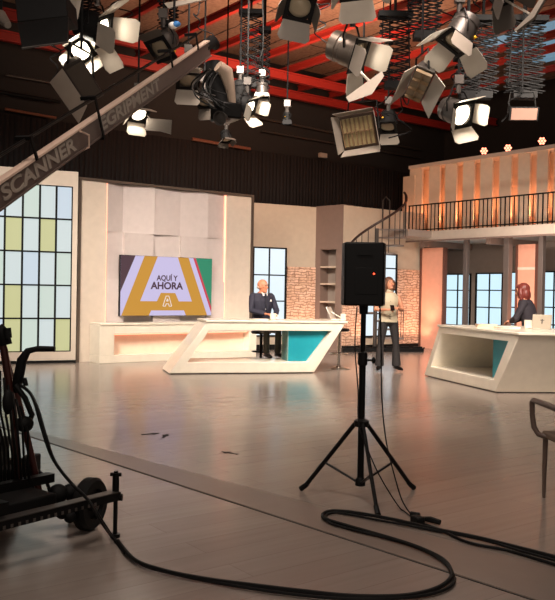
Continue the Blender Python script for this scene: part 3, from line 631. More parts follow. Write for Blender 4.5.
def sleeve(L, J, k, ex, end=1.0):
    sh, el, wr = Vector(J['sh'+k]), Vector(J['el'+k]), Vector(J['wr'+k])
    return [L(sh+(sh-el).normalized()*.01), L(sh.lerp(el, .5)), L(el), L(el.lerp(wr, .5)), L(el.lerp(wr, end))], [.062+ex, .056+ex, .05+ex, .046+ex, .04+ex]
def legs(m, L, J, ex, flare=0, top=.0):
    for k in 'RL':
        h, kn, an = Vector(J['hip'+k]), Vector(J['kn'+k]), Vector(J['an'+k])
        m.tube([L(h+Vector((0, 0, .02))), L(h.lerp(kn, .5)), L(kn), L(kn.lerp(an, .5)), L(an+(an-kn).normalized()*.01)], [.095+ex, .08+ex, .062+ex, .058+ex+flare*.4, .052+ex+flare], 14)
def shoes(t, L, J, mt, heel=0):
    for k in 'RL':
        an = Vector(J['an'+k]); f = Vector(J['ft'+k]); z0 = an.z-.085
        m = MB(); m.tube([L(Vector((an.x, an.y, z0+.045))-f*.04), L(Vector((an.x, an.y, z0+.05))+f*.03), L(Vector((an.x, an.y, z0+.036))+f*.13), L(Vector((an.x, an.y, z0+.026))+f*.2)], [.040, .046, .044, .026], 12, .8)
        m.build('shoe', mt, t)
suit = mat('navy_suit_wool', (.125, .125, .185), .8, bump=.1, scale=60); shirtw = mat('white_shirt_cotton', (.88, .86, .84), .7)
trous = mat('olive_grey_trousers', (.26, .25, .22), .8); darktr = mat('charcoal_trousers', (.12, .105, .105), .8); shoeb = mat('black_leather', (.07, .06, .06), .35)
# seated man
ZF = zi0
JM = dict(torso=[(0, .0, .72, .15, .11), (0, .0, .82, .165, .12), (0, .0, .95, .155, .115), (0, -.01, 1.1, .18, .12), (0, -.015, 1.24, .205, .12), (0, -.005, 1.33, .20, .10), (0, .0, 1.385, .12, .075), (0, 0, 1.43, .06, .055)],
          neck=(0, -.005, 1.41), head=(0, -.025, 1.512),
          shR=(-.205, 0, 1.32), elR=(-.27, -.08, 1.06), wrR=(-.10, -.33, 1.0), hdR=(.8, -.6, -.05),
          shL=(.205, 0, 1.32), elL=(.27, -.10, 1.06), wrL=(.10, -.34, .985), hdL=(-.8, -.6, -.05),
          hipR=(-.09, -.02, .76), knR=(-.13, -.40, .68), anR=(-.12, -.40, .285), ftR=Vector((-.1, -1, 0)),
          hipL=(.09, -.02, .76), knL=(.13, -.40, .68), anL=(.12, -.40, .285), ftL=Vector((.1, -1, 0)))
def man_clothes(t, L, rings, hp, H):
    J = JM; m = MB(); m.loft(rings(J['torso'][:-1], .022))
    for k in 'RL': m.tube(*sleeve(L, J, k, .006, .93), 14)
    for s in (-1, 1): m.ell(L((s*.19, 0, 1.325)), .07)
    ja = m.build('jacket', suit, t, remesh=.009)
    m = MB(); legs(m, L, J, .002); m.ell(L((0, 0, .76)), (.18, .14, .1)); m.build('trousers', trous, t, remesh=.01)
    y = -.148
    m = MB(); m.prism([L((-.055, y+.035, 1.385)), L((.055, y+.035, 1.385)), L((.012, y-.012, 1.08)), L((-.012, y-.012, 1.08))], T3(L, (0, .03, 0))); sh = m.build('shirt', shirtw, t)
    m = MB(); m.tube([L((0, .0, 1.385)), L((0, -.0, 1.42))], [.068, .058], 16); m.build('collar', shirtw, t)
    m = MB(); m.prism([L((-.014, y-.0, 1.375)), L((.014, y-.0, 1.375)), L((.03, y-.022, 1.12)), L((0, y-.022, 1.08)), L((-.03, y-.022, 1.12))], T3(L, (0, .03, 0))); m.build('tie', mat('striped_tie', (.10, .11, .16), .6), t)
    for s in (-1, 1):
        m = MB(); m.prism([L((s*.07, y+.02, 1.36)), L((s*.115, y+.02, 1.27)), L((s*.03, y-.018, 1.05)), L((s*.012, y-.018, 1.05))], T3(L, (0, .018, 0))); m.build('lapel', suit, ja)
    m = MB(); m.prism([L((.095, y-.004, 1.235)), L((.135, y+.008, 1.225)), L((.13, y+.006, 1.255)), L((.112, y-.0, 1.275))], T3(L, (0, .012, 0))); m.build('pocket_square', shirtw, t)
    shoes(t, L, J, shoeb)
    m = MB(); m.ell(hp(0, .045, -.012), (.079, .068, .045), H); m.build('hair', mat('white_hair', (.72, .66, .6), .8), t, remesh=.007)
def T3(L, v): return L(v)-L((0, 0, 0))
cm = P(261.5, 320, 15.3); cm.z = 0
cm = Vector((cm.x, cm.y, 0))
man = person('bald man in navy suit, white shirt and tie seated behind the left desk', cm+Vector((0, 0, 0)), math.radians(32), JM, man_clothes, math.radians(62), 0, skin, mat('white_hair', (.72, .66, .6), .8), 1.05)
stool(cm+Vector((0, .02, 0)), 'black bar stool under the seated man behind the left desk', .66, black)
stool(F(338.5, 368.5), 'chrome bar stool standing behind the right end of the left desk', .74)
# standing woman
JW = dict(torso=[(0, 0, .86, .155, .11), (0, 0, .95, .165, .12), (0, 0, 1.05, .135, .105), (0, -.01, 1.15, .135, .105), (0, -.02, 1.27, .165, .12), (0, -.01, 1.37, .165, .10), (0, 0, 1.44, .10, .07), (0, 0, 1.48, .05, .05)],
          neck=(0, 0, 1.48), head=(0, -.02, 1.595),
          shR=(-.165, 0, 1.38), elR=(-.245, -.03, 1.12), wrR=(-.10, -.24, 1.13), hdR=(.75, -.5, .1),
          shL=(.165, 0, 1.38), elL=(.25, -.03, 1.12), wrL=(.12, -.24, 1.16), hdL=(-.8, -.45, .05),
          hipR=(-.09, 0, .90), knR=(-.14, -.01, .50), anR=(-.155, .0, .11), ftR=Vector((-.35, -.93, 0)),
          hipL=(.09, 0, .90), knL=(.14, -.02, .50), anL=(.16, .0, .11), ftL=Vector((.35, -.93, 0)))
blond = mat('blond_brown_hair', (.36, .22, .14), .6)
def woman_clothes(t, L, rings, hp, H):
    J = JW; vest = mat('cream_vest_cloth', (.72, .67, .57), .8, bump=.1, scale=50); m = MB(); m.loft(rings([(0, 0, .90, .172, .128)]+J['torso'][1:7], .008)); v = m.build('vest', vest, t, remesh=.009)
    m = MB(); m.tube([L((0, -.0, 1.455)), L((0, .0, 1.50))], [.075, .062], 16); m.build('collar', vest, v)
    for z in (1.28, 1.2, 1.12, 1.04, .97): m = MB(); m.ell(L((0, -.135+(.012 if z < 1.2 else 0), z)), .011); m.build('button', mat('dark_button', (.3, .22, .18), .4), v)
    m = MB(); legs(m, L, J, .0, .035); m.ell(L((0, 0, .91)), (.165, .125, .09)); m.build('trousers', darktr, t, remesh=.01)
    shoes(t, L, J, shoeb)
    m = MB(); m.ell(hp(0, .02, .058), (.091, .104, .086), H); m.ell(hp(0, .05, -.03), (.088, .06, .1), H)
    for s_ in (-1, 1): m.tube([hp(s_*.07, -.03, .06), hp(s_*.088, -.01, -.01), hp(s_*.085, .02, -.1)], [.03, .032, .03], 8)
    m.tube([hp(-.06, .06, -.02), hp(-.07, .07, -.12), hp(-.05, .08, -.2)], [.045, .04, .025], 10); m.tube([hp(.06, .06, -.02), hp(.07, .07, -.12), hp(.05, .08, -.2)], [.045, .04, .025], 10)
    m.build('hair', blond, t, remesh=.008)
cw = F(387.5, 371.2)
person('woman in sleeveless cream waistcoat and flared charcoal trousers standing behind the loudspeaker', cw, math.radians(4), JW, woman_clothes, math.radians(22), -.30, skin2, blond, 1.0)
ph = thing('smartphone', 'dark smartphone held by the standing woman in the cream waistcoat', 'phone', cw+Vector((.01, -.33, 1.15)))
Mf = Matrix.Translation(cw+Vector((.02, -.335, 1.165))) @ Matrix.Rotation(.7, 4, 'X')
m = MB(); m.box(Mf, -.037, .037, -.07, .07, 0, .009); m.build('case', blackp, ph, bevel=.004)
m = MB(); m.box(Mf, -.033, .033, -.065, .065, .009, .0105); m.build('display', mat('phone_glass', (.05, .05, .06), .1), ph)
# seated red-haired woman
JR = dict(torso=[(0, .0, .72, .15, .11), (0, .0, .82, .16, .12), (0, -.01, .95, .14, .11), (0, -.04, 1.1, .16, .12), (0, -.07, 1.22, .18, .12), (0, -.09, 1.30, .17, .10), (0, -.10, 1.36, .10, .07), (0, -.11, 1.40, .055, .05)],
          neck=(0, -.115, 1.40), head=(0, -.155, 1.50),
          shR=(-.17, -.08, 1.29), elR=(-.24, -.20, 1.05), wrR=(-.06, -.33, .985), hdR=(.4, -.9, -.05),
          shL=(.17, -.08, 1.29), elL=(.24, -.18, 1.05), wrL=(.06, -.31, .985), hdL=(-.4, -.9, -.05),
          hipR=(-.09, -.02, .76), knR=(-.12, -.42, .70), anR=(-.11, -.46, .30), ftR=Vector((0, -1, 0)),
          hipL=(.09, -.02, .76), knL=(.12, -.42, .70), anL=(.11, -.40, .30), ftL=Vector((0, -1, 0)))
redh = mat('auburn_hair', (.42, .17, .14), .5, bump=.4, scale=30); jkt = mat('dark_slate_jacket', (.15, .13, .16), .8)
def red_clothes(t, L, rings, hp, H):
    J = JR; m = MB(); m.loft(rings(J['torso'][:-1], .025))
    for k in 'RL': m.tube(*sleeve(L, J, k, .008, .95), 14)
    for s in (-1, 1): m.ell(L((s*.155, -.08, 1.295)), .075)
    m.build('jacket', jkt, t, remesh=.009)
    m = MB(); legs(m, L, J, .002); m.ell(L((0, 0, .76)), (.17, .13, .1)); m.build('trousers', darktr, t, remesh=.01)
    shoes(t, L, J, shoeb)
    m = MB(); m.ell(hp(0, .03, .045), (.105, .105, .098), H); m.ell(hp(0, .06, -.05), (.11, .075, .12), H)
    for s in (-1, 1): m.tube([hp(s*.085, -.01, .05), hp(s*.1, -.02, -.05), hp(s*.095, -.01, -.15)], [.04, .048, .03], 10)
    m.tube([hp(-.05, -.06, .1), hp(.05, -.06, .1)], .03, 8)
    m.build('hair', redh, t, remesh=.008)
cr_ = P(529.5, 320, 13.75); cr_ = Vector((cr_.x+.02, cr_.y, 0))
person('woman with auburn bob and dark jacket seated behind the right desk', cr_, math.radians(-122), JR, red_clothes, math.radians(-112), .14, skin2, redh, 1.03)
stool(cr_+Vector((.02, 0, 0)), 'dark stool under the auburn haired woman behind the right desk', .66, black)
# ============================================================ LOUDSPEAKER + STAND
ft = [F(300.5, 490.5), F(414, 489.5), F(378, 516.5)]; pc = (ft[0]+ft[1]+ft[2])/3; pc = Vector((P(361.3, 430, pc.y).x, pc.y, 0))
t = thing('speaker_stand', 'black tripod speaker stand on the studio floor at centre right', 'speaker stand', pc)
zs0 = P(361, 305.5, pc.y).z
m = MB(); m.tube([pc+Z*.11, pc+Z*1.0], .0235, 14); m.build('lower_pole', black, t)
m = MB(); m.tube([pc+Z*.98, pc+Z*(zs0+.0)], .0185, 14); m.build('upper_pole', black, t)
R4 = Matrix.Translation(pc)
MB().lathe(R4, [(.025, .50), (.05, .505), (.055, .545), (.025, .56)], 16).build('leg_collar', blackp, t)
MB().lathe(R4, [(.022, .085), (.036, .09), (.036, .13), (.022, .15)], 16).build('brace_collar', blackp, t)
MB().lathe(R4, [(.024, .93), (.034, .94), (.034, 1.02), (.02, 1.03)], 16).build('height_clamp', blackp, t)
m = MB(); m.tube([pc+Vector((.03, 0, .97)), pc+Vector((.065, -.01, .97))], .008, 6); m.ell(pc+Vector((.075, -.01, .97)), (.014, .02, .024)); m.build('knob', blackp, t)
for f in ft:
    f = Vector((f.x, f.y, 0)); d = (f-pc); d.z = 0; dn = d.normalized(); top = pc+dn*.04+Z*.53
    m = MB(); m.tube([top, f-dn*.03+Z*.03], .0135, 8, 1.2); l = m.build('leg', black, t)
    m = MB(); m.tube([f-dn*.055+Z*.055, f+Z*.012], [.017, .02], 8); m.build('rubber_foot', rubber, l)
    m = MB(); mid = top.lerp(f, .57); m.tube([pc+dn*.03+Z*.115, mid], .012, 6, .7); m.build('brace', black, t)
hw, hh = 22.3/810*pc.y, P(361, 242, pc.y-.13).z
t = thing('loudspeaker', 'black box loudspeaker mounted on top of the tripod stand', 'loudspeaker', pc+Z*zs0)
Ms = Matrix.Translation((P(363, 300, pc.y).x, pc.y, zs0)) @ Matrix.Rotation(math.radians(-4), 4, 'Z')
m = MB(); m.prism([Ms @ Vector(q) for q in ((-hw*.86, -.14, 0), (hw*.86, -.14, 0), (hw*.98, -.02, 0), (hw*.98, .14, 0), (-hw*.98, .14, 0), (-hw*.98, -.02, 0))], (0, 0, hh-zs0)); b_ = m.build('cabinet', blackp, t, bevel=.012)
m = MB(); m.box(Ms, -hw*.9, hw*.9, .14, .15, .02, hh-zs0-.02); m.build('grille', mat('speaker_grille', (.1, .1, .1), .6, .4, bump=.5, scale=200), t)
m = MB(); m.box(Ms, -hw*.4, hw*.6, -.143, -.14, .08, .26); m.build('rear_panel', blackp, t, bevel=.001)
m = MB(); m.ell(Ms @ Vector((.066, -.144, .22)), .006); m.build('power_light', mat('red_led', (1, .2, .1), .3, emis=(1, .25, .15), es=6), t)
m = MB(); m.box(Ms, -.05, .05, -.15, -.14, hh-zs0-.09, hh-zs0-.07); m.build('handle', blackp, t)
MB().lathe(Matrix.Translation(pc), [(.03, zs0-.06), (.032, zs0)], 14).build('pole_socket', blackp, t)
# ============================================================ CABLES
def cable(pts, r, lab, name='cable', m=None, grp='cables'):
    # smooth catmull
    pts = [Vector(p) for p in pts]; out = []
    for i in range(len(pts)-1):
        p0 = pts[max(i-1, 0)]; p1 = pts[i]; p2 = pts[i+1]; p3 = pts[min(i+2, len(pts)-1)]
        for k in range(8):
            u = k/8; out.append(.5*((2*p1)+(p2-p0)*u+(2*p0-5*p1+4*p2-p3)*u*u+(3*p1-p0-3*p2+p3)*u**3))
    out.append(pts[-1])
    for q in out: q.z = max(q.z, r)
    o = MB().tube(out, r, 7).build(name, m or rubber, loc=out[0]); return tag(o, lab, 'cable', grp)
base = [(118, 541), (135, 560), (165, 571), (205, 579), (250, 585), (300, 591), (350, 596), (400, 596), (432, 590), (449, 580), (451, 570), (441, 558), (415, 546), (380, 535), (345, 525), (326, 519), (323, 514), (332, 511), (350, 512), (375, 516), (405, 522), (440, 530), (480, 538), (520, 548), (575, 562)]
cable([F(x, y, .02) for x, y in base], .0115, 'thick black cable looping across the front of the floor')
cable([F(x+3+2*math.sin(i), y+3+1.2*math.cos(i*1.3), .014) for i, (x, y) in enumerate(base)], .008, 'thinner black cable lying alongside the thick floor loop')
cable([F(x, y, .012) for x, y in [(413, 520), (440, 530), (470, 543), (510, 551), (575, 571)]], .009, 'black cable running right from the plug on the floor')
def PD(px, py, d): return P(px, py, d)
cable([PD(380, 306, 5.6), PD(381, 340, 5.6), PD(382, 400, 5.6), PD(386, 440, 5.5), PD(393, 470, 5.4), PD(402, 500, 5.3), F(413, 517, .012)], .005, 'thin black lead hanging from the loudspeaker to the floor plug', 'power_lead')
cable([PD(357, 307, 5.55), PD(355, 345, 5.58), PD(358, 390, 5.6), PD(359, 425, 5.5), PD(370, 455, 5.4), PD(382, 480, 5.35), F(400, 508, .012), F(414, 518, .012)], .0045, 'thin black lead running down the speaker stand pole', 'power_lead')
c = F(417.5, 524, 0); t = thing('cable_plug', 'black multi socket plug lying on the floor beside the cable', 'plug', c)
m = MB(); m.box(Matrix.Translation(c) @ Matrix.Rotation(.4, 4, 'Z'), -.03, .03, -.045, .045, 0, .05); m.build('socket_body', rubber, t, bevel=.01)
m = MB(); m.tube([c+Vector((.02, .05, .04)), c+Vector((-.03, .08, .04))], .018, 8); m.build('connector', rubber, t)
c = F(431, 524, 0); m = MB(); m.tube([c+Vector((-.05, .05, .02)), c+Vector((.0, .01, .025)), c+Vector((.05, -.03, .02))], [.012, .02, .017], 8)
tag(m.build('cable_connector', rubber, loc=c), 'small black cable connector lying right of the plug', 'plug')
for i, (x, y, l) in enumerate([(150, 434, 'left'), (165, 436, 'middle'), (230, 453, 'right')]):
    c = F(x, y, .004); M = Matrix.Translation(F(x, y, 0)) @ Matrix.Rotation(.5+i, 4, 'Z'); m = MB(); m.box(M, -.09, .09, -.012, .012, 0, .004); m.box(M, .02, .05, -.03, .03, 0, .005)
    tag(m.build('tape_mark', mat('dark_tape', (.2, .16, .14), .7), loc=F(x, y, 0)), f'{l} dark tape mark on the floor between the crane and the left desk', 'tape mark', 'dark tape marks on the floor')
# ============================================================ ARMCHAIR
c = F(541, 497.5); t = thing('armchair', 'taupe armchair with curved arm cut off by the right edge', 'armchair', c)
fr = mat('taupe_chair_frame', (.40, .33, .29), .4)
x0_, y0_ = c.x+.02, c.y; M = Matrix.Translation((x0_, y0_, 0)) @ Matrix.Rotation(.06, 4, 'Z')
def CP(x, y, z): return M @ Vector((x, y, z))
for x in (0, .56):
    m = MB(); m.tube([CP(x, 0, 0), CP(x, 0, .2), CP(x, -.01, .46)], [.012, .017, .02], 8); m.build('leg', fr, t)
    m = MB(); m.tube([CP(x+(.03 if x < .1 else -.03), -.52, 0), CP(x, -.5, .2), CP(x, -.48, .46)], [.012, .017, .02], 8); m.build('leg', fr, t)
    s = -1 if x < .1 else 1
    m = MB(); m.tube([CP(x, -.06, .44), CP(x+s*.05, -.0, .455), CP(x+s*.075, .02, .50), CP(x+s*.085, .03, .58), CP(x+s*.09, .03, .68), CP(x+s*.085, .01, .695), CP(x+s*.07, -.2, .69), CP(x+s*.04, -.5, .675)], [.018, .02, .02, .019, .019, .019, .022, .02], 10); m.build('arm', fr, t)
m = MB(); m.prism([CP(-.02, .02, .43), CP(.58, .02, .43), CP(.58, -.52, .43), CP(-.02, -.52, .43)], (0, 0, .05)); m.build('seat', mat('seat_upholstery', (.50, .42, .36), .8), t, bevel=.015)
m = MB(); m.prism([CP(-.02, -.5, .5), CP(.58, -.5, .5), CP(.58, -.54, .5), CP(-.02, -.54, .5)], CP(0, -.08, .36)-CP(0, 0, 0)); m.build('backrest', mat('seat_upholstery', (.5, .42, .36), .8), t, bevel=.015)
# ============================================================ CAMERA CRANE
KL, KR = P(0, 190, 4.8), P(205, 48, 8.0); dk = (KR-KL).normalized(); K0 = KL-dk*.75
hz = Vector((dk.x, dk.y, 0)).normalized(); sd_ = Vector((hz.y, -hz.x, 0)); upk = sd_.cross(dk).normalized()
if upk.z < 0: upk = -upk
MK = Matrix((dk, -sd_, upk)).transposed().to_4x4(); MK.translation = K0; LK = (KR-K0).length
t = thing('camera_crane', 'wheeled camera crane at the left edge with a long lettered arm reaching up', 'camera crane', Vector((F(60, 530).x, F(60, 530).y, 0))); CR = t
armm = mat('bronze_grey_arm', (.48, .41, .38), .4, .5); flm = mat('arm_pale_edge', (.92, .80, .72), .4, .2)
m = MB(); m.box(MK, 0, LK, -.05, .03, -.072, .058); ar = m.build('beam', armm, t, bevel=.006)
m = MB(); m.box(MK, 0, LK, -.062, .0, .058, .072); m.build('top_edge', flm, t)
m = MB(); m.box(MK, 0, LK, -.06, .035, -.083, -.072); m.build('bottom_edge', armm, t)
for dz, dy, r in ((.03+.14, .03, .010), (.205, -.03, .008)):
    m = MB(); m.tube([MK @ Vector((0, dy, dz)), MK @ Vector((LK-.1, dy, dz-.03))], r, 8); m.build('levelling_rod', black, t)
for px in (28, 90, 163, 188):
    s = (P(px, 190-142/205*px, 4.8+3.2*px/205*.75)-K0).length
    # distance along the arm that shows at this pixel column
    best = min((abs((lambda q: 277.5+FPX*q.x/q.y)(K0+dk*u*.02)-px), u*.02) for u in range(int(LK/.02)))[1]
    m = MB()
    if px == 90: m.box(MK, best-.012, best+.012, -.075, .075, -.10, -.089)
    m.box(MK, best-.012, best+.012, -.075, -.066, -.10 if px == 90 else .06, .215); m.box(MK, best-.015, best+.015, -.066, .04, .19, .215); m.build('clamp', blackm, t)
def at_px(px): return min((abs((lambda q: 277.5+FPX*q.x/q.y)(K0+dk*u*.01)-px), u*.01) for u in range(int(LK/.01)))[1]
def arm_text(s, p0, p1, mt):
    a, b = at_px(p0), at_px(p1); mid = (a+b)/2
    Mx = MK @ Matrix.Translation((mid, -.052, -.008)) @ Matrix.Rotation(PI/2, 4, 'X')
    tm = text_mb(s, Matrix.Identity(4), .13, .004, .002); w_ = max(v.x for v in tm.v)-min(v.x for v in tm.v)
    text_mb(s, Mx, .13, .004, .002, xs=(b-a)/w_).build('lettering', mt, ar, smooth=False)
lt = mat('pale_lettering', (.64, .59, .54), .5)
arm_text('SCANNER', -8, 66, lt); arm_text('EGRIPMENT', 91, 150, lt)
e = at_px(70); m = MB(); m.tube([MK @ Vector((e, -.075, .06)), MK @ Vector((e+.1, -.08, 0)), MK @ Vector((e+.08, -.07, -.08)), MK @ Vector((e, 0, -.1))], .007, 6); m.build('cable_tie', flm, t)
# crane head
H0 = KR
t = thing('crane_camera', 'remote camera head wrapped in cables hanging from the crane tip', 'camera', H0)
whc = mat('pale_fabric_cover', (.62, .54, .47), .7)
m = MB(); m.tube([H0-dk*.05, H0+dk*.22+Vector((0, 0, .02)), H0+dk*.34-Z*.05], [.055, .06, .05], 10); m.build('tip_bracket', blackm, t)
hb = P(226, 70, 8.2)
m = MB(); m.tube([P(218, 66, 8.15), P(226, 72, 8.2), P(230, 88, 8.25), P(233, 108, 8.3)], [.07, .085, .06, .04], 12, .8); m.build('cover', whc, t, bevel=0)
m = MB(); m.tube([P(213, 62, 8.3), P(216, 85, 8.3), P(222, 105, 8.3)], [.08, .11, .08], 10); m.build('pan_motor', blackm, t)
m = MB(); m.box(Matrix.Translation(P(226, 112, 8.3)) @ Matrix.Rotation(.5, 4, 'Z'), -.11, .11, -.16, .16, -.09, .07); m.build('camera_body', black, t, bevel=.02)
Mh = Matrix.Translation(P(222, 118, 8.15)) @ Vector((-.4, -.8, -.25)).to_track_quat('Z', 'Y').to_matrix().to_4x4()
MB().lathe(Mh, [(.05, -.1), (.06, .0), (.075, .05), (.065, .05), (.06, .02), (.001, .03)], 18).build('lens', greym, t)
rc = random.Random(3)
for k in range(9):
    x0q, y0q = 207+rc.random()*12, 62+rc.random()*12; pts = []
    ex, ey = 205+rc.random()*25, 92+rc.random()*25
    for i in range(13):
        u = i/12; pts.append(P(x0q+(ex-x0q)*u-(10+k*1.2)*math.sin(u*PI), y0q+(ey-y0q)*u+8*math.sin(u*PI)*(.3+rc.random()*.05), 8.1+.1*math.sin(k+u*3)))
    m = MB(); m.tube(pts, .008, 6); m.build('loop_cable', rubber if k % 4 else greym, t)
# dolly / base
t = CR
W0 = F(88, 531)
J0, J1 = P(-70, 540, 4.25), P(100, 496, 4.75); 
zb1 = P(102, 496.5, 4.62).z; E_ = P(104, 496.5, 4.62); S_ = F(-60, 537, E_.z)
m = MB(); Mb = frame(S_, E_); lb = (Vector((E_.x-S_.x, E_.y-S_.y, 0))).length; zz = E_.z
m.box(Mb, 0, lb+.1, -.03, .03, zz-.035, zz+.012); m.cur = 1
for k in range(int(lb/.045)-2): m.box(Mb, .05+k*.045, .065+k*.045, -.0325, -.03, zz-.032, zz-.014)
bb = m.build('base_beam', [blackm, mat('dim_marks', (.30, .27, .25), .6)], t)
m = MB(); m.box(Mb, 0, lb+.08, -.034, .034, zz+.012, zz+.017); m.build('bright_edge', greym, bb)
m = MB(); m.box(Mb, 0, lb-.25, .10, .75, zz-.02, zz+.05); m.build('deck', blackm, t, bevel=.01)
m = MB(); m.box(Mb, 0, lb-.1, .32, .38, zz+.05, zz+.1); m.box(Mb, lb*.3, lb*.36, -.02, .85, zz+.04, zz+.1); m.build('cross_member', black, t)
def wheel(c, ax, r, wd, nm='wheel'):
    R4 = Matrix.Translation(c) @ Vector(ax).to_track_quat('Z', 'Y').to_matrix().to_4x4()
    m = MB(); m.lathe(R4, [(r*.6, -wd/2), (r*.9, -wd/2), (r, -wd*.3), (r, wd*.3), (r*.9, wd/2), (r*.6, wd/2), (r*.58, wd*.2), (.001, wd*.18)], 32); wo = m.build(nm, rubber, t)
    m = MB(); m.lathe(R4, [(r*.32, -wd*.35), (r*.30, wd*.5), (r*.12, wd*.62), (.001, wd*.62)], 16); m.build('hub', greym, wo); return wo
wheel(Vector((W0.x, W0.y+.03, .155)), (.95, -.30, .0), .155, .085)
wheel(Vector((W0.x-.14, W0.y+.30, .08)), (.9, -.45, .0), .08, .05)
wheel(Vector((W0.x-1.0, W0.y-.35, .155)), (.93, -.45, .0), .155, .12)
wheel(Vector((W0.x-.75, W0.y+.6, .155)), (.93, -.45, .0), .155, .12)
for (px, py, d, r) in ((62, 513, 4.65, .035), (70, 517, 4.66, .035), (58, 494, 4.8, .06), (70, 492, 4.85, .05)):
    m = MB(); m.ell(P(px, py, d), (r, r*1.1, r)); m.build('axle_knob', blackm, t)
jt = F(115, 537); jt = Vector((jt.x, jt.y, 0)); zt_ = P(115, 471, jt.y).z
m = MB(); m.tube([jt+Z*.0, jt+Z*.02], .03, 12); m.tube([jt+Z*.02, jt+Z*zt_], .013, 8); m.tube([jt+Z*(zt_-.12), jt+Z*(zt_-.01)], .02, 10); m.tube([jt+Z*(zt_-.02)+Vector((-.032, 0, 0)), jt+Z*(zt_-.02)+Vector((.032, 0, 0))], .011, 8)
m.build('levelling_jack', black, t)
m = MB(); m.tube([E_-Z*.02, Vector((jt.x, jt.y, E_.z-.02)), Vector((jt.x+.04, jt.y, E_.z-.02))], .02, 8); m.build('outrigger', black, t)
redm = mat('dark_red_tube', (.26, .12, .10), .35, .4)
def dt(pts, r, mt, nm): m = MB(); m.tube([P(x, y, d) for x, y, d in pts], r, 10); return m.build(nm, mt, t)
dt([(-8, 315, 4.6), (4, 350, 4.6), (13, 410, 4.62), (20, 500, 4.65)], .022, redm, 'upright_tube')
dt([(6, 360, 4.75), (18, 400, 4.75), (30, 450, 4.75), (41, 500, 4.8)], .020, redm, 'upright_tube')
dt([(-20, 350, 4.9), (-5, 420, 4.9), (4, 500, 4.9)], .02, blackm, 'upright_tube')
dt([(55, 349, 4.6), (38, 348.5, 4.6), (28, 351, 4.6), (22, 360, 4.6), (18, 380, 4.62), (16, 392, 4.63)], [.016]*2+[.02, .028, .03, .02], blackp, 'push_handle')
dt([(24, 378, 4.6), (26, 386, 4.6)], .014, blackp, 'brake_lever')
dt([(-2, 328, 4.6), (3, 333, 4.6), (6, 345, 4.6)], .035, blackm, 'top_joint')
dt([(7, 328, 4.55), (8, 338, 4.55)], .022, blackm, 'clamp_knob')
dt([(15, 385, 4.58), (25, 398, 4.58), (32, 415, 4.58), (28, 425, 4.6)], .016, rubber, 'thick_hose')
m = MB(); m.ell(P(24.5, 424, 4.55), (.052, .05, .045)); m.build('hanging_box', blackm, t)
m = MB(); m.ell(P(8, 402, 4.5), (.03, .04, .07)); m.build('hanging_box', blackm, t)
for (x0q, x1q, y0q, y1q, d) in ((20, 34, 458, 492, 4.85), (-5, 14, 470, 490, 4.7), (-40, 2, 440, 482, 5.0)):
    a = P(x0q, y1q, d); b = P(x1q, y0q, d); m = MB(); m.box(None, a.x, b.x, d, d+.15, a.z, b.z); m.build('control_box', blackm, t, bevel=.01)
m = MB(); a = P(45, 478, 4.8); m.tube([P(36, 470, 4.8), P(45, 476, 4.8), P(50, 492, 4.8), P(44, 500, 4.8)], .012, 8); m.build('foot_loop', blackm, t)
for k in range(9):
    x = -6+k*4; m = MB(); m.tube([P(x-6, 350+k*7, 4.55), P(x-10+3*k*.5, 400+k*4, 4.5), P(x+2, 440+3*k, 4.55), P(x+4, 490, 4.62)], .007, 6); m.build('loom_cable', rubber, t)
# pillar (off-frame) to the arm
pb = Vector((K0.x, K0.y, 0)); m = MB(); m.tube([pb+Z*(zz), pb+Z*(K0.z-.05)], .06, 12); m.build('pillar', black, t)
m = MB(); m.box(Mb, -.35, .02, -.05, .8, zz-.03, zz+.05); m.build('deck', blackm, t)
cable([P(20, 385, 4.55), P(30, 393, 4.5), P(38, 410, 4.45), P(46, 437, 4.4), P(55, 462, 4.4), P(72, 484, 4.42), P(88, 500, 4.45), P(100, 518, 4.45), F(112, 536, .02), F(119, 543, .02)], .0095, 'thick black cable arching from the crane dolly down to the floor')
cable([P(20, 386, 4.6), P(27, 390, 4.55), P(34, 402, 4.5), P(42, 430, 4.45), P(52, 458, 4.42), P(68, 480, 4.42), P(86, 497, 4.4), P(101, 522, 4.4), F(114, 540, .016), F(125, 553, .016)], .007, 'thinner black cable beside the thick one on the crane dolly')
# ============================================================ LAMP RIG
def Raim(c, aim, roll=0):
    # local z = beam direction
    return Matrix.Translation(c) @ Vector(aim).to_track_quat('Z', 'Y').to_matrix().to_4x4() @ Matrix.Rotation(roll, 4, 'Z')
def hanger(t, c, top=ZB, mt=None):
    m = MB(); m.tube([c, Vector((c.x, c.y, top))], .014, 6); m.build('hanging_rod', mt or blackm, t)
def doors(t, R4, s, z, ln, angs, mt):
    for i, a in enumerate(angs):
        if a is None: continue
        Q = R4 @ Matrix.Rotation(i*PI/2, 4, 'Z') @ Matrix.Translation((0, s, z)) @ Matrix.Rotation(-math.radians(a), 4, 'X')
        wA, wB = (s*.95, s*1.15) if i % 2 == 0 else (s*.7, s*.8)
        m = MB(); m.prism([Q @ Vector(p) for p in ((-wA, 0, 0), (wA, 0, 0), (wB, 0, ln*.8), (wB*.8, 0, ln), (-wB*.8, 0, ln), (-wB, 0, ln*.8))], Q.to_3x3() @ Vector((0, .006, 0))); m.build('barn_door', mt, t)
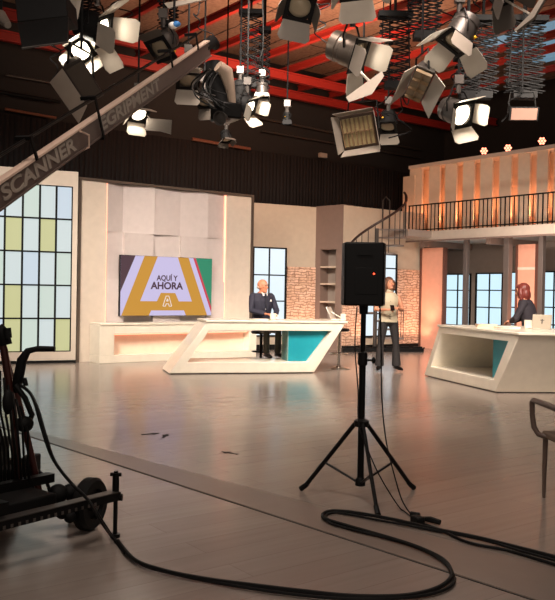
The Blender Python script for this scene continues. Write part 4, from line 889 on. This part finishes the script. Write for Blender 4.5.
def fresnel(px, py, d, aim, r, lab, lit=False, dm=doorm, ang=(38, 32, 38, 32), roll=0, body=blackm, yk=True, hang=True, power=0, hm=None, dl=1.6, knob=True):
    r *= .82; c = P(px, py, d); t = thing('fresnel_lamp', lab, 'stage light', c, 'hanging fresnel stage lights'); R4 = Raim(c, aim, roll)
    m = MB(); m.lathe(R4, [(r*.5, -r*1.6), (r*.95, -r*1.45), (r*1.0, -r*.9), (r*.93, -r*.85), (r*.93, -r*.6), (r, -r*.55), (r, r*.25), (r*1.1, r*.3), (r*1.1, r*.55), (r*.92, r*.55), (r*.9, r*.4), (r*.01, r*.42)], 24); m.build('housing', hm or body, t)
    m = MB(); m.lathe(R4, [(r*.86, r*.42), (r*.8, r*.47), (r*.5, r*.52), (.001, r*.55)], 24); m.build('lens', glassw if lit else lens_off, t)
    m = MB(); m.ring([R4 @ Vector(p) for p in ((-r*1.15, -r*1.15, r*.55), (r*1.15, -r*1.15, r*.55), (r*1.15, r*1.15, r*.55), (-r*1.15, r*1.15, r*.55))], [R4 @ Vector(p) for p in ((-r*.8, -r*.8, r*.55), (r*.8, -r*.8, r*.55), (r*.8, r*.8, r*.55), (-r*.8, r*.8, r*.55))], R4.to_3x3() @ Vector((0, 0, r*.08))); m.build('door_frame', body, t)
    doors(t, R4, r*1.1, r*.62, r*dl, ang, dm)
    if yk:
        x = R4.to_3x3() @ Vector((1, 0, 0)); x.z = 0; x = x.normalized() if x.length > .1 else Vector((1, 0, 0)); top = c+Z*r*1.75
        m = MB(); m.tube([c-x*r*1.12, c-x*r*1.2+Z*r*.8, top-x*r*.6, top, top+x*r*.6, c+x*r*1.2+Z*r*.8, c+x*r*1.12], r*.07, 6); m.build('yoke', black, t)
        m = MB(); m.tube([top-Z*.02, top+Z*.1], .03, 8); m.box(Matrix.Translation(top+Z*.12), -.05, .05, -.04, .04, -.04, .06); m.build('clamp', greym, t)
        hanger(t, top+Z*.15)
    if knob:
        m = MB(); kq = R4 @ Vector((r*.55, -r*.9, -r*.3)); m.ell(kq, r*.13); m.build('knob', yellow, t)
    if power:
        spot('lamp_beam', R4 @ Vector((0, 0, r*.62)), R4 @ Vector((0, 0, 3)), power, (1, .9, .76), 160, r*.25, .3)
    return t
def pano(px, d, y0, y1, w_, lab, cells=7):
    c0 = P(px, y1, d); zlo, zhi = c0.z, min(P(px, y0, d).z, ZB); m = MB(); h = (zhi-zlo)/cells
    for dy in (-.05, .05):
        for k in range(cells):
            a = zlo+k*h
            m.tube([Vector((c0.x-w_, c0.y+dy, a)), Vector((c0.x+w_, c0.y+dy, a+h))], .010, 5); m.tube([Vector((c0.x+w_, c0.y+dy, a)), Vector((c0.x-w_, c0.y+dy, a+h))], .010, 5)
    t = thing('pantograph_hanger', lab, 'pantograph', c0, 'scissor hangers in the lamp rig'); m.build('scissor_lattice', blackm, t)
    m = MB(); m.box(Matrix.Translation((c0.x, c0.y, zhi)), -w_*1.1, w_*1.1, -.09, .09, 0, .07); m.build('top_mount', blackm, t); m = MB(); m.box(Matrix.Translation((c0.x, c0.y, zlo)), -w_*.6, w_*.6, -.08, .08, -.09, 0); m.build('lower_mount', blackm, t)
    if zhi < ZB-.05: m = MB(); m.tube([Vector((c0.x, c0.y, zhi)), Vector((c0.x, c0.y, ZB))], .02, 6); m.build('hanging_rod', blackm, t)
def softlight(px, py, d, aim, w_, h_, dp, lab, roll=0, face=lens_off, bm_=greym, flap=None, slats=0, hang=True, fl=.2):
    c = P(px, py, d); t = thing('soft_light', lab, 'stage light', c, 'boxy soft lights in the lamp rig'); R4 = Raim(c, aim, roll)
    m = MB(); a = [R4 @ Vector(p) for p in ((-w_, -h_, 0), (w_, -h_, 0), (w_, h_, 0), (-w_, h_, 0))]; b = [R4 @ Vector(p) for p in ((-w_*.6, -h_*.6, -dp), (w_*.6, -h_*.6, -dp), (w_*.6, h_*.6, -dp), (-w_*.6, h_*.6, -dp))]
    m.add(a+b, [[0, 1, 2, 3], [7, 6, 5, 4]]+[[i, 4+i, 4+(i+1) % 4, (i+1) % 4] for i in range(4)]); m.build('housing', bm_, t, bevel=.008)
    m = MB(); m.box(R4, -w_*.86, w_*.86, -h_*.82, h_*.82, .002, .012); m.build('front_panel', face, t)
    m = MB()
    if slats:
        for k in range(slats+1): x = -w_*.86+2*w_*.86*k/slats; m.box(R4, x-.006, x+.006, -h_*.82, h_*.82, .012, .05)
        m.box(R4, -w_*.86, w_*.86, -.006, .006, .012, .05); m.build('grid', mat('tan_grid', (.52, .42, .30), .5), t)
    if flap:
        for i, an in enumerate(flap):
            if an is None: continue
            sx, sy = (w_, h_) if i % 2 == 0 else (h_, w_)
            Q = R4 @ Matrix.Rotation(i*PI/2, 4, 'Z') @ Matrix.Translation((0, sy, .01)) @ Matrix.Rotation(-math.radians(an), 4, 'X')
            m = MB(); m.prism([Q @ Vector(p) for p in ((-sx, 0, 0), (sx, 0, 0), (sx*1.12, 0, fl), (-sx*1.12, 0, fl))], Q.to_3x3() @ Vector((0, .006, 0))); m.build('barn_door', doorm if bm_ is not blackm else darkdoor, t)
    if hang:
        x = R4.to_3x3() @ Vector((1, 0, 0)); x.z = 0; x = x.normalized() if x.length > .2 else Vector((1, 0, 0)); b0 = R4 @ Vector((0, 0, -dp*.5)); top = b0+Z*(max(h_, .12)+.14)
        m = MB(); m.tube([b0-x*w_*.95, top-x*w_*.8, top, top+x*w_*.8, b0+x*w_*.95], .012, 6); m.build('yoke', black, t); hanger(t, top)
    return t
# camera-space style aims written as world vectors: x right, y away, z up
fresnel(97, 28, 8.0, (.85, -.15, -.30), .17, 'black fresnel lamp with bright open barn doors at the upper left', True, ang=(48, 22, 48, 30), roll=.5, power=20, dl=1.9)
fresnel(80, 50, 8.2, (.35, -.75, -.35), .13, 'smaller lamp with a glowing barn door left of the crane arm', True, ang=(20, 40, 24, 12), roll=.7, power=13, dl=1.8, yk=False, dm=doorm)
softlight(84, 82, 7.8, (.45, -.55, -.75), .26, .10, .2, 'grey trough light with a flat door just above the crane arm', roll=-.75, face=darkdoor, flap=(None, None, 50, None), fl=.2)
# big black panel top-left
c = P(38, 18, 6.6); t = thing('black_flag_box', 'large black box light hanging in the upper left corner', 'stage light', c)
a = [P(14, -6, 6.5), P(66, -6, 6.7), P(68, 16, 6.6), P(17, 22, 6.4)]; m = MB(); m.prism(a, (0, .35, 0)); m.build('housing', blackm, t, bevel=.01)
a = [P(17, 22.5, 6.35), P(68, 16.5, 6.55), P(67.5, 42, 6.3), P(22, 48, 6.1)]; m = MB(); m.prism(a, (0, .03, 0)); m.build('door', blackm, t)
m = MB(); m.tube([P(22, 48.3, 6.1), P(67.5, 42.3, 6.3)], .008, 6); m.build('lit_rim', greym, t); hanger(t, P(40, -4, 6.8))  # grey tube paints the lit lower edge of the black panel
a = [P(64, 0, 7.4), P(78, -3, 7.4), P(74, 18, 7.3), P(67, 30, 7.3)]; m = MB(); m.prism(a, (.03, .02, 0)); m.tube([P(66, 1, 7.4), P(62, -10, 7.5)], .012, 6); m.tube([P(62, -10, 7.5), Vector((P(62, -10, 7.5).x, 7.5, ZB))], .012, 6)
tag(m.build('lamp_flap', doorm, loc=a[0]), 'pale metal flap hanging beside the big black box light', 'lamp flap')
c = P(5, 21, 7.2); t = thing('small_lamp', 'small pale lamp head at the extreme upper left', 'stage light', c)
m = MB(); m.tube([P(1, 14, 7.2), P(4, 21, 7.1), P(8, 25, 7.0)], [.04, .045, .03], 10); m.build('housing', doorm, t); hanger(t, P(1, 12, 7.2))
c = P(162, 47, 8.6); fresnel(163, 46, 8.8, (-.25, -.55, -.65), .15, 'round lensed lamp just behind the crane arm', ang=(75, None, None, None), roll=.2, hm=greym, dl=.8, dm=darkdoor)
m = MB(); a = [P(164, 3, 8.6), P(206, -4, 8.6), P(206, -1, 8.6), P(168, 8, 8.6)]; m.prism(a, (0, .03, 0)); m.tube([P(185, 0, 8.6), Vector((P(185, 0, 8.6).x, 8.6, ZB))], .012, 6)
tag(m.build('lamp_flap', doorm, loc=a[0]), 'bright narrow flap at the top edge left of centre', 'lamp flap')
c = P(174, 25, 8.4); t = thing('blue_white_motor', 'small blue and white winch motor above the crane tip', 'motor', c)
m = MB(); m.ell(P(173, 25.5, 8.4), (.05, .05, .035)); m.build('housing', shirtw, t); m = MB(); m.ell(P(177, 24, 8.36), (.04, .04, .03)); m.build('cap', mat('blue_cap', (.2, .45, .7), .4), t); hanger(t, P(174, 23, 8.4))
fresnel(138, 112, 11.0, (.35, -.5, -.75), .14, 'glowing lamp under the crane arm above the screen wall', True, ang=(30, 40, 30, None), power=26, dm=doorm, knob=False)
a = [P(147, 118, 11), P(172, 120, 11), P(171, 134, 11), P(160, 131, 11), P(145, 130, 11)]; m = MB(); m.prism(a, (0, .03, 0)); m.tube([P(150, 118, 11), P(143, 112, 11)], .01, 6)
tag(m.build('lamp_flap', darkdoor, loc=a[0]), 'grey flap beside the glowing lamp under the crane arm', 'lamp flap')
fresnel(188, 77, 10.5, (.1, -.55, -.85), .16, 'lamp with a pale lower door behind the crane tip', ang=(60, None, 30, None), dl=1.5, hm=greym)
fresnel(247, 106, 11.0, (.75, -.35, -.45), .14, 'lit fresnel lamp hanging right of the crane camera', True, ang=(42, 30, 20, 30), power=34, roll=.4)
fresnel(204, 100, 11.5, (-.2, -.5, -.8), .12, 'small dark lamp tucked behind the crane camera cables', ang=(40, None, 40, None), dm=darkdoor)
fresnel(240, 92, 11.8, (.1, .2, -.95), .13, 'dark lamp pointing down beside the crane camera', ang=(20, 20, 20, 20), dm=blackm)
fresnel(226, 138, 13.5, (.2, -.3, -.9), .10, 'small distant lamp below the crane camera', ang=(40, 40, 40, 40), dm=darkdoor, dl=1.0)
fresnel(262, 92, 12.5, (.0, -.2, -.95), .11, 'narrow lamp hanging below the middle scissor hanger', ang=(15, 15, 15, 15), dm=doorm, dl=.8, hm=greym)
fresnel(287, 118, 13.0, (0, .1, -1), .07, 'slim dark lamp hanging in front of the black wall', ang=(10, 10, 10, 10), dm=blackm, dl=1.2)
fresnel(300, 4, 8.6, (-.05, -.62, -.72), .17, 'grey doored fresnel lamp at the top edge, centre', ang=(30, 22, 52, 14), dm=darkdoor, roll=-.25, dl=1.5)
fresnel(356, -20, 8.2, (.15, -.55, -.8), .19, 'lamp at the top edge showing a wide pale lower door', ang=(30, 35, 60, 35), roll=.25, dl=1.4)
fresnel(352, 52, 8.6, (.80, -.36, -.42), .20, 'large fresnel lamp with open bright doors at upper centre', ang=(10, 35, 72, 25), roll=.35, dl=1.5, hm=lampg, power=16)
c = P(357, 72, 8.6)
m = MB(); a = [P(346, 97, 8.2), P(349, 102, 8.15), P(372, 94, 8.1), P(384, 76, 8.1), P(382, 71, 8.15), P(366, 85, 8.2)]; m.prism(a, (0, .02, 0)); m.tube([P(372, 84, 8.25), P(360, 72, 8.6)], .015, 6)
tag(m.build('lamp_flap', doorm, loc=a[0]), 'curved pale flap hanging below the large centre fresnel lamp', 'lamp flap')
softlight(359, 131, 10.5, (-.35, -.85, -.35), .24, .22, .3, 'square soft light with tan grid tubes below the large centre lamp', roll=.1, face=mat('tan_tubes', (.70, .64, .48), .4), bm_=mat('brown_metal', (.34, .27, .23), .5, .4), slats=7, flap=(25, 20, 25, 15), fl=.14)
fresnel(388, 124, 11.5, (-.15, -.45, -.85), .14, 'small lamp with a pale door right of the square soft light', ang=(55, None, None, None), roll=PI, dl=1.4)
softlight(419, 84, 8.8, (-.35, -.45, -.8), .24, .11, .20, 'long grey trough light left of the bright right lamp', roll=.85, face=lens_off, flap=(25, None, 45, None), fl=.2, slats=3)
fresnel(459, 36, 8.4, (-.45, -.25, -.85), .18, 'fresnel lamp with a wide pale curved door at upper right', ang=(35, 50, 62, 25), roll=.2, hm=greym, dl=1.7, power=16)
fresnel(458, 113, 9.2, (.50, -.72, -.42), .17, 'brightly lit fresnel lamp hanging low above the balcony', True, ang=(28, 32, 40, 25), roll=.3, power=34, hm=greym, dl=1.3)
fresnel(500, -10, 7.8, (.45, -.4, -.5), .15, 'lamp at the top edge with one long pale flap at right', ang=(30, 30, 60, 10), roll=.6, dl=1.9, dm=darkdoor)
a = [P(514, 30, 7.5), P(530, 14, 7.5), P(540, -2, 7.5), P(545, -2, 7.5), P(534, 17, 7.5), P(516, 31, 7.5)]; m = MB(); m.prism(a, (.03, .05, 0)); m.tube([P(530, 14, 7.55), P(505, 0, 7.8)], .012, 6)
tag(m.build('lamp_flap', doorm, loc=a[0]), 'bright narrow angled flap at the top right', 'lamp flap')
softlight(524, 114, 10.5, (-.05, -.9, -.35), .19, .09, .25, 'wide soft light with a pinkish front hanging over the balcony', face=mat('pinkish_diffuser', (.50, .38, .33), .6), bm_=blackm, flap=None)
for px, d, y0, y1, w_, lab, n in [(250, 12.5, 15, 82, .17, 'scissor hanger left of centre above the lit fresnel lamp', 9), (264, 13, 32, 88, .09, 'narrow scissor hanger right of the middle one', 10), (394, 10.5, 18, 82, .20, 'scissor hanger right of the large centre lamp', 9),
                                  (424, 9.5, -30, 32, .20, 'scissor hanger at the top edge right of centre', 9), (482, 10.5, 22, 92, .20, 'scissor hanger above the brightly lit right lamp', 11), (524, 10.8, 22, 92, .26, 'wide scissor hanger above the pinkish soft light', 12), (86, 8.8, -30, 14, .15, 'scissor hanger above the upper left fresnel lamp', 7),
                                  (168, 9.6, -30, 22, .12, 'scissor hanger at the top edge left of centre', 8), (467, 9.4, 60, 92, .14, 'short scissor hanger directly over the brightly lit right lamp', 5)]:
    pano(px, d, y0, y1, w_, lab, n)
# loose rig cables
rc = random.Random(5)
for k, (px, py) in enumerate([(120, 8), (200, 30), (256, 70), (318, 20), (384, 90), (402, 112), (440, 12), (452, 85), (500, 20), (514, 96), (480, 18), (60, 60)]):
    d = 10+rc.random(); pts = [P(px+rc.uniform(-14, 14)*math.sin(i), py-30+i*7, d+.1*math.sin(i*2)) for i in range(9)]
    pts[0] = Vector((pts[0].x, pts[0].y, max(pts[0].z, ZB)))
    where = ['upper left fresnel', 'crane tip', 'lit fresnel right of the crane camera', 'centre top lamp', 'square soft light', 'long trough light', 'upper right fresnel', 'brightly lit right lamp', 'top right flap', 'pinkish soft light', 'upper right scissor hanger', 'grey trough light at left'][k]
    cable(pts, .009, f'thin black rig cable dangling near the {where}', 'rig_cable', None, 'dangling rig cables')
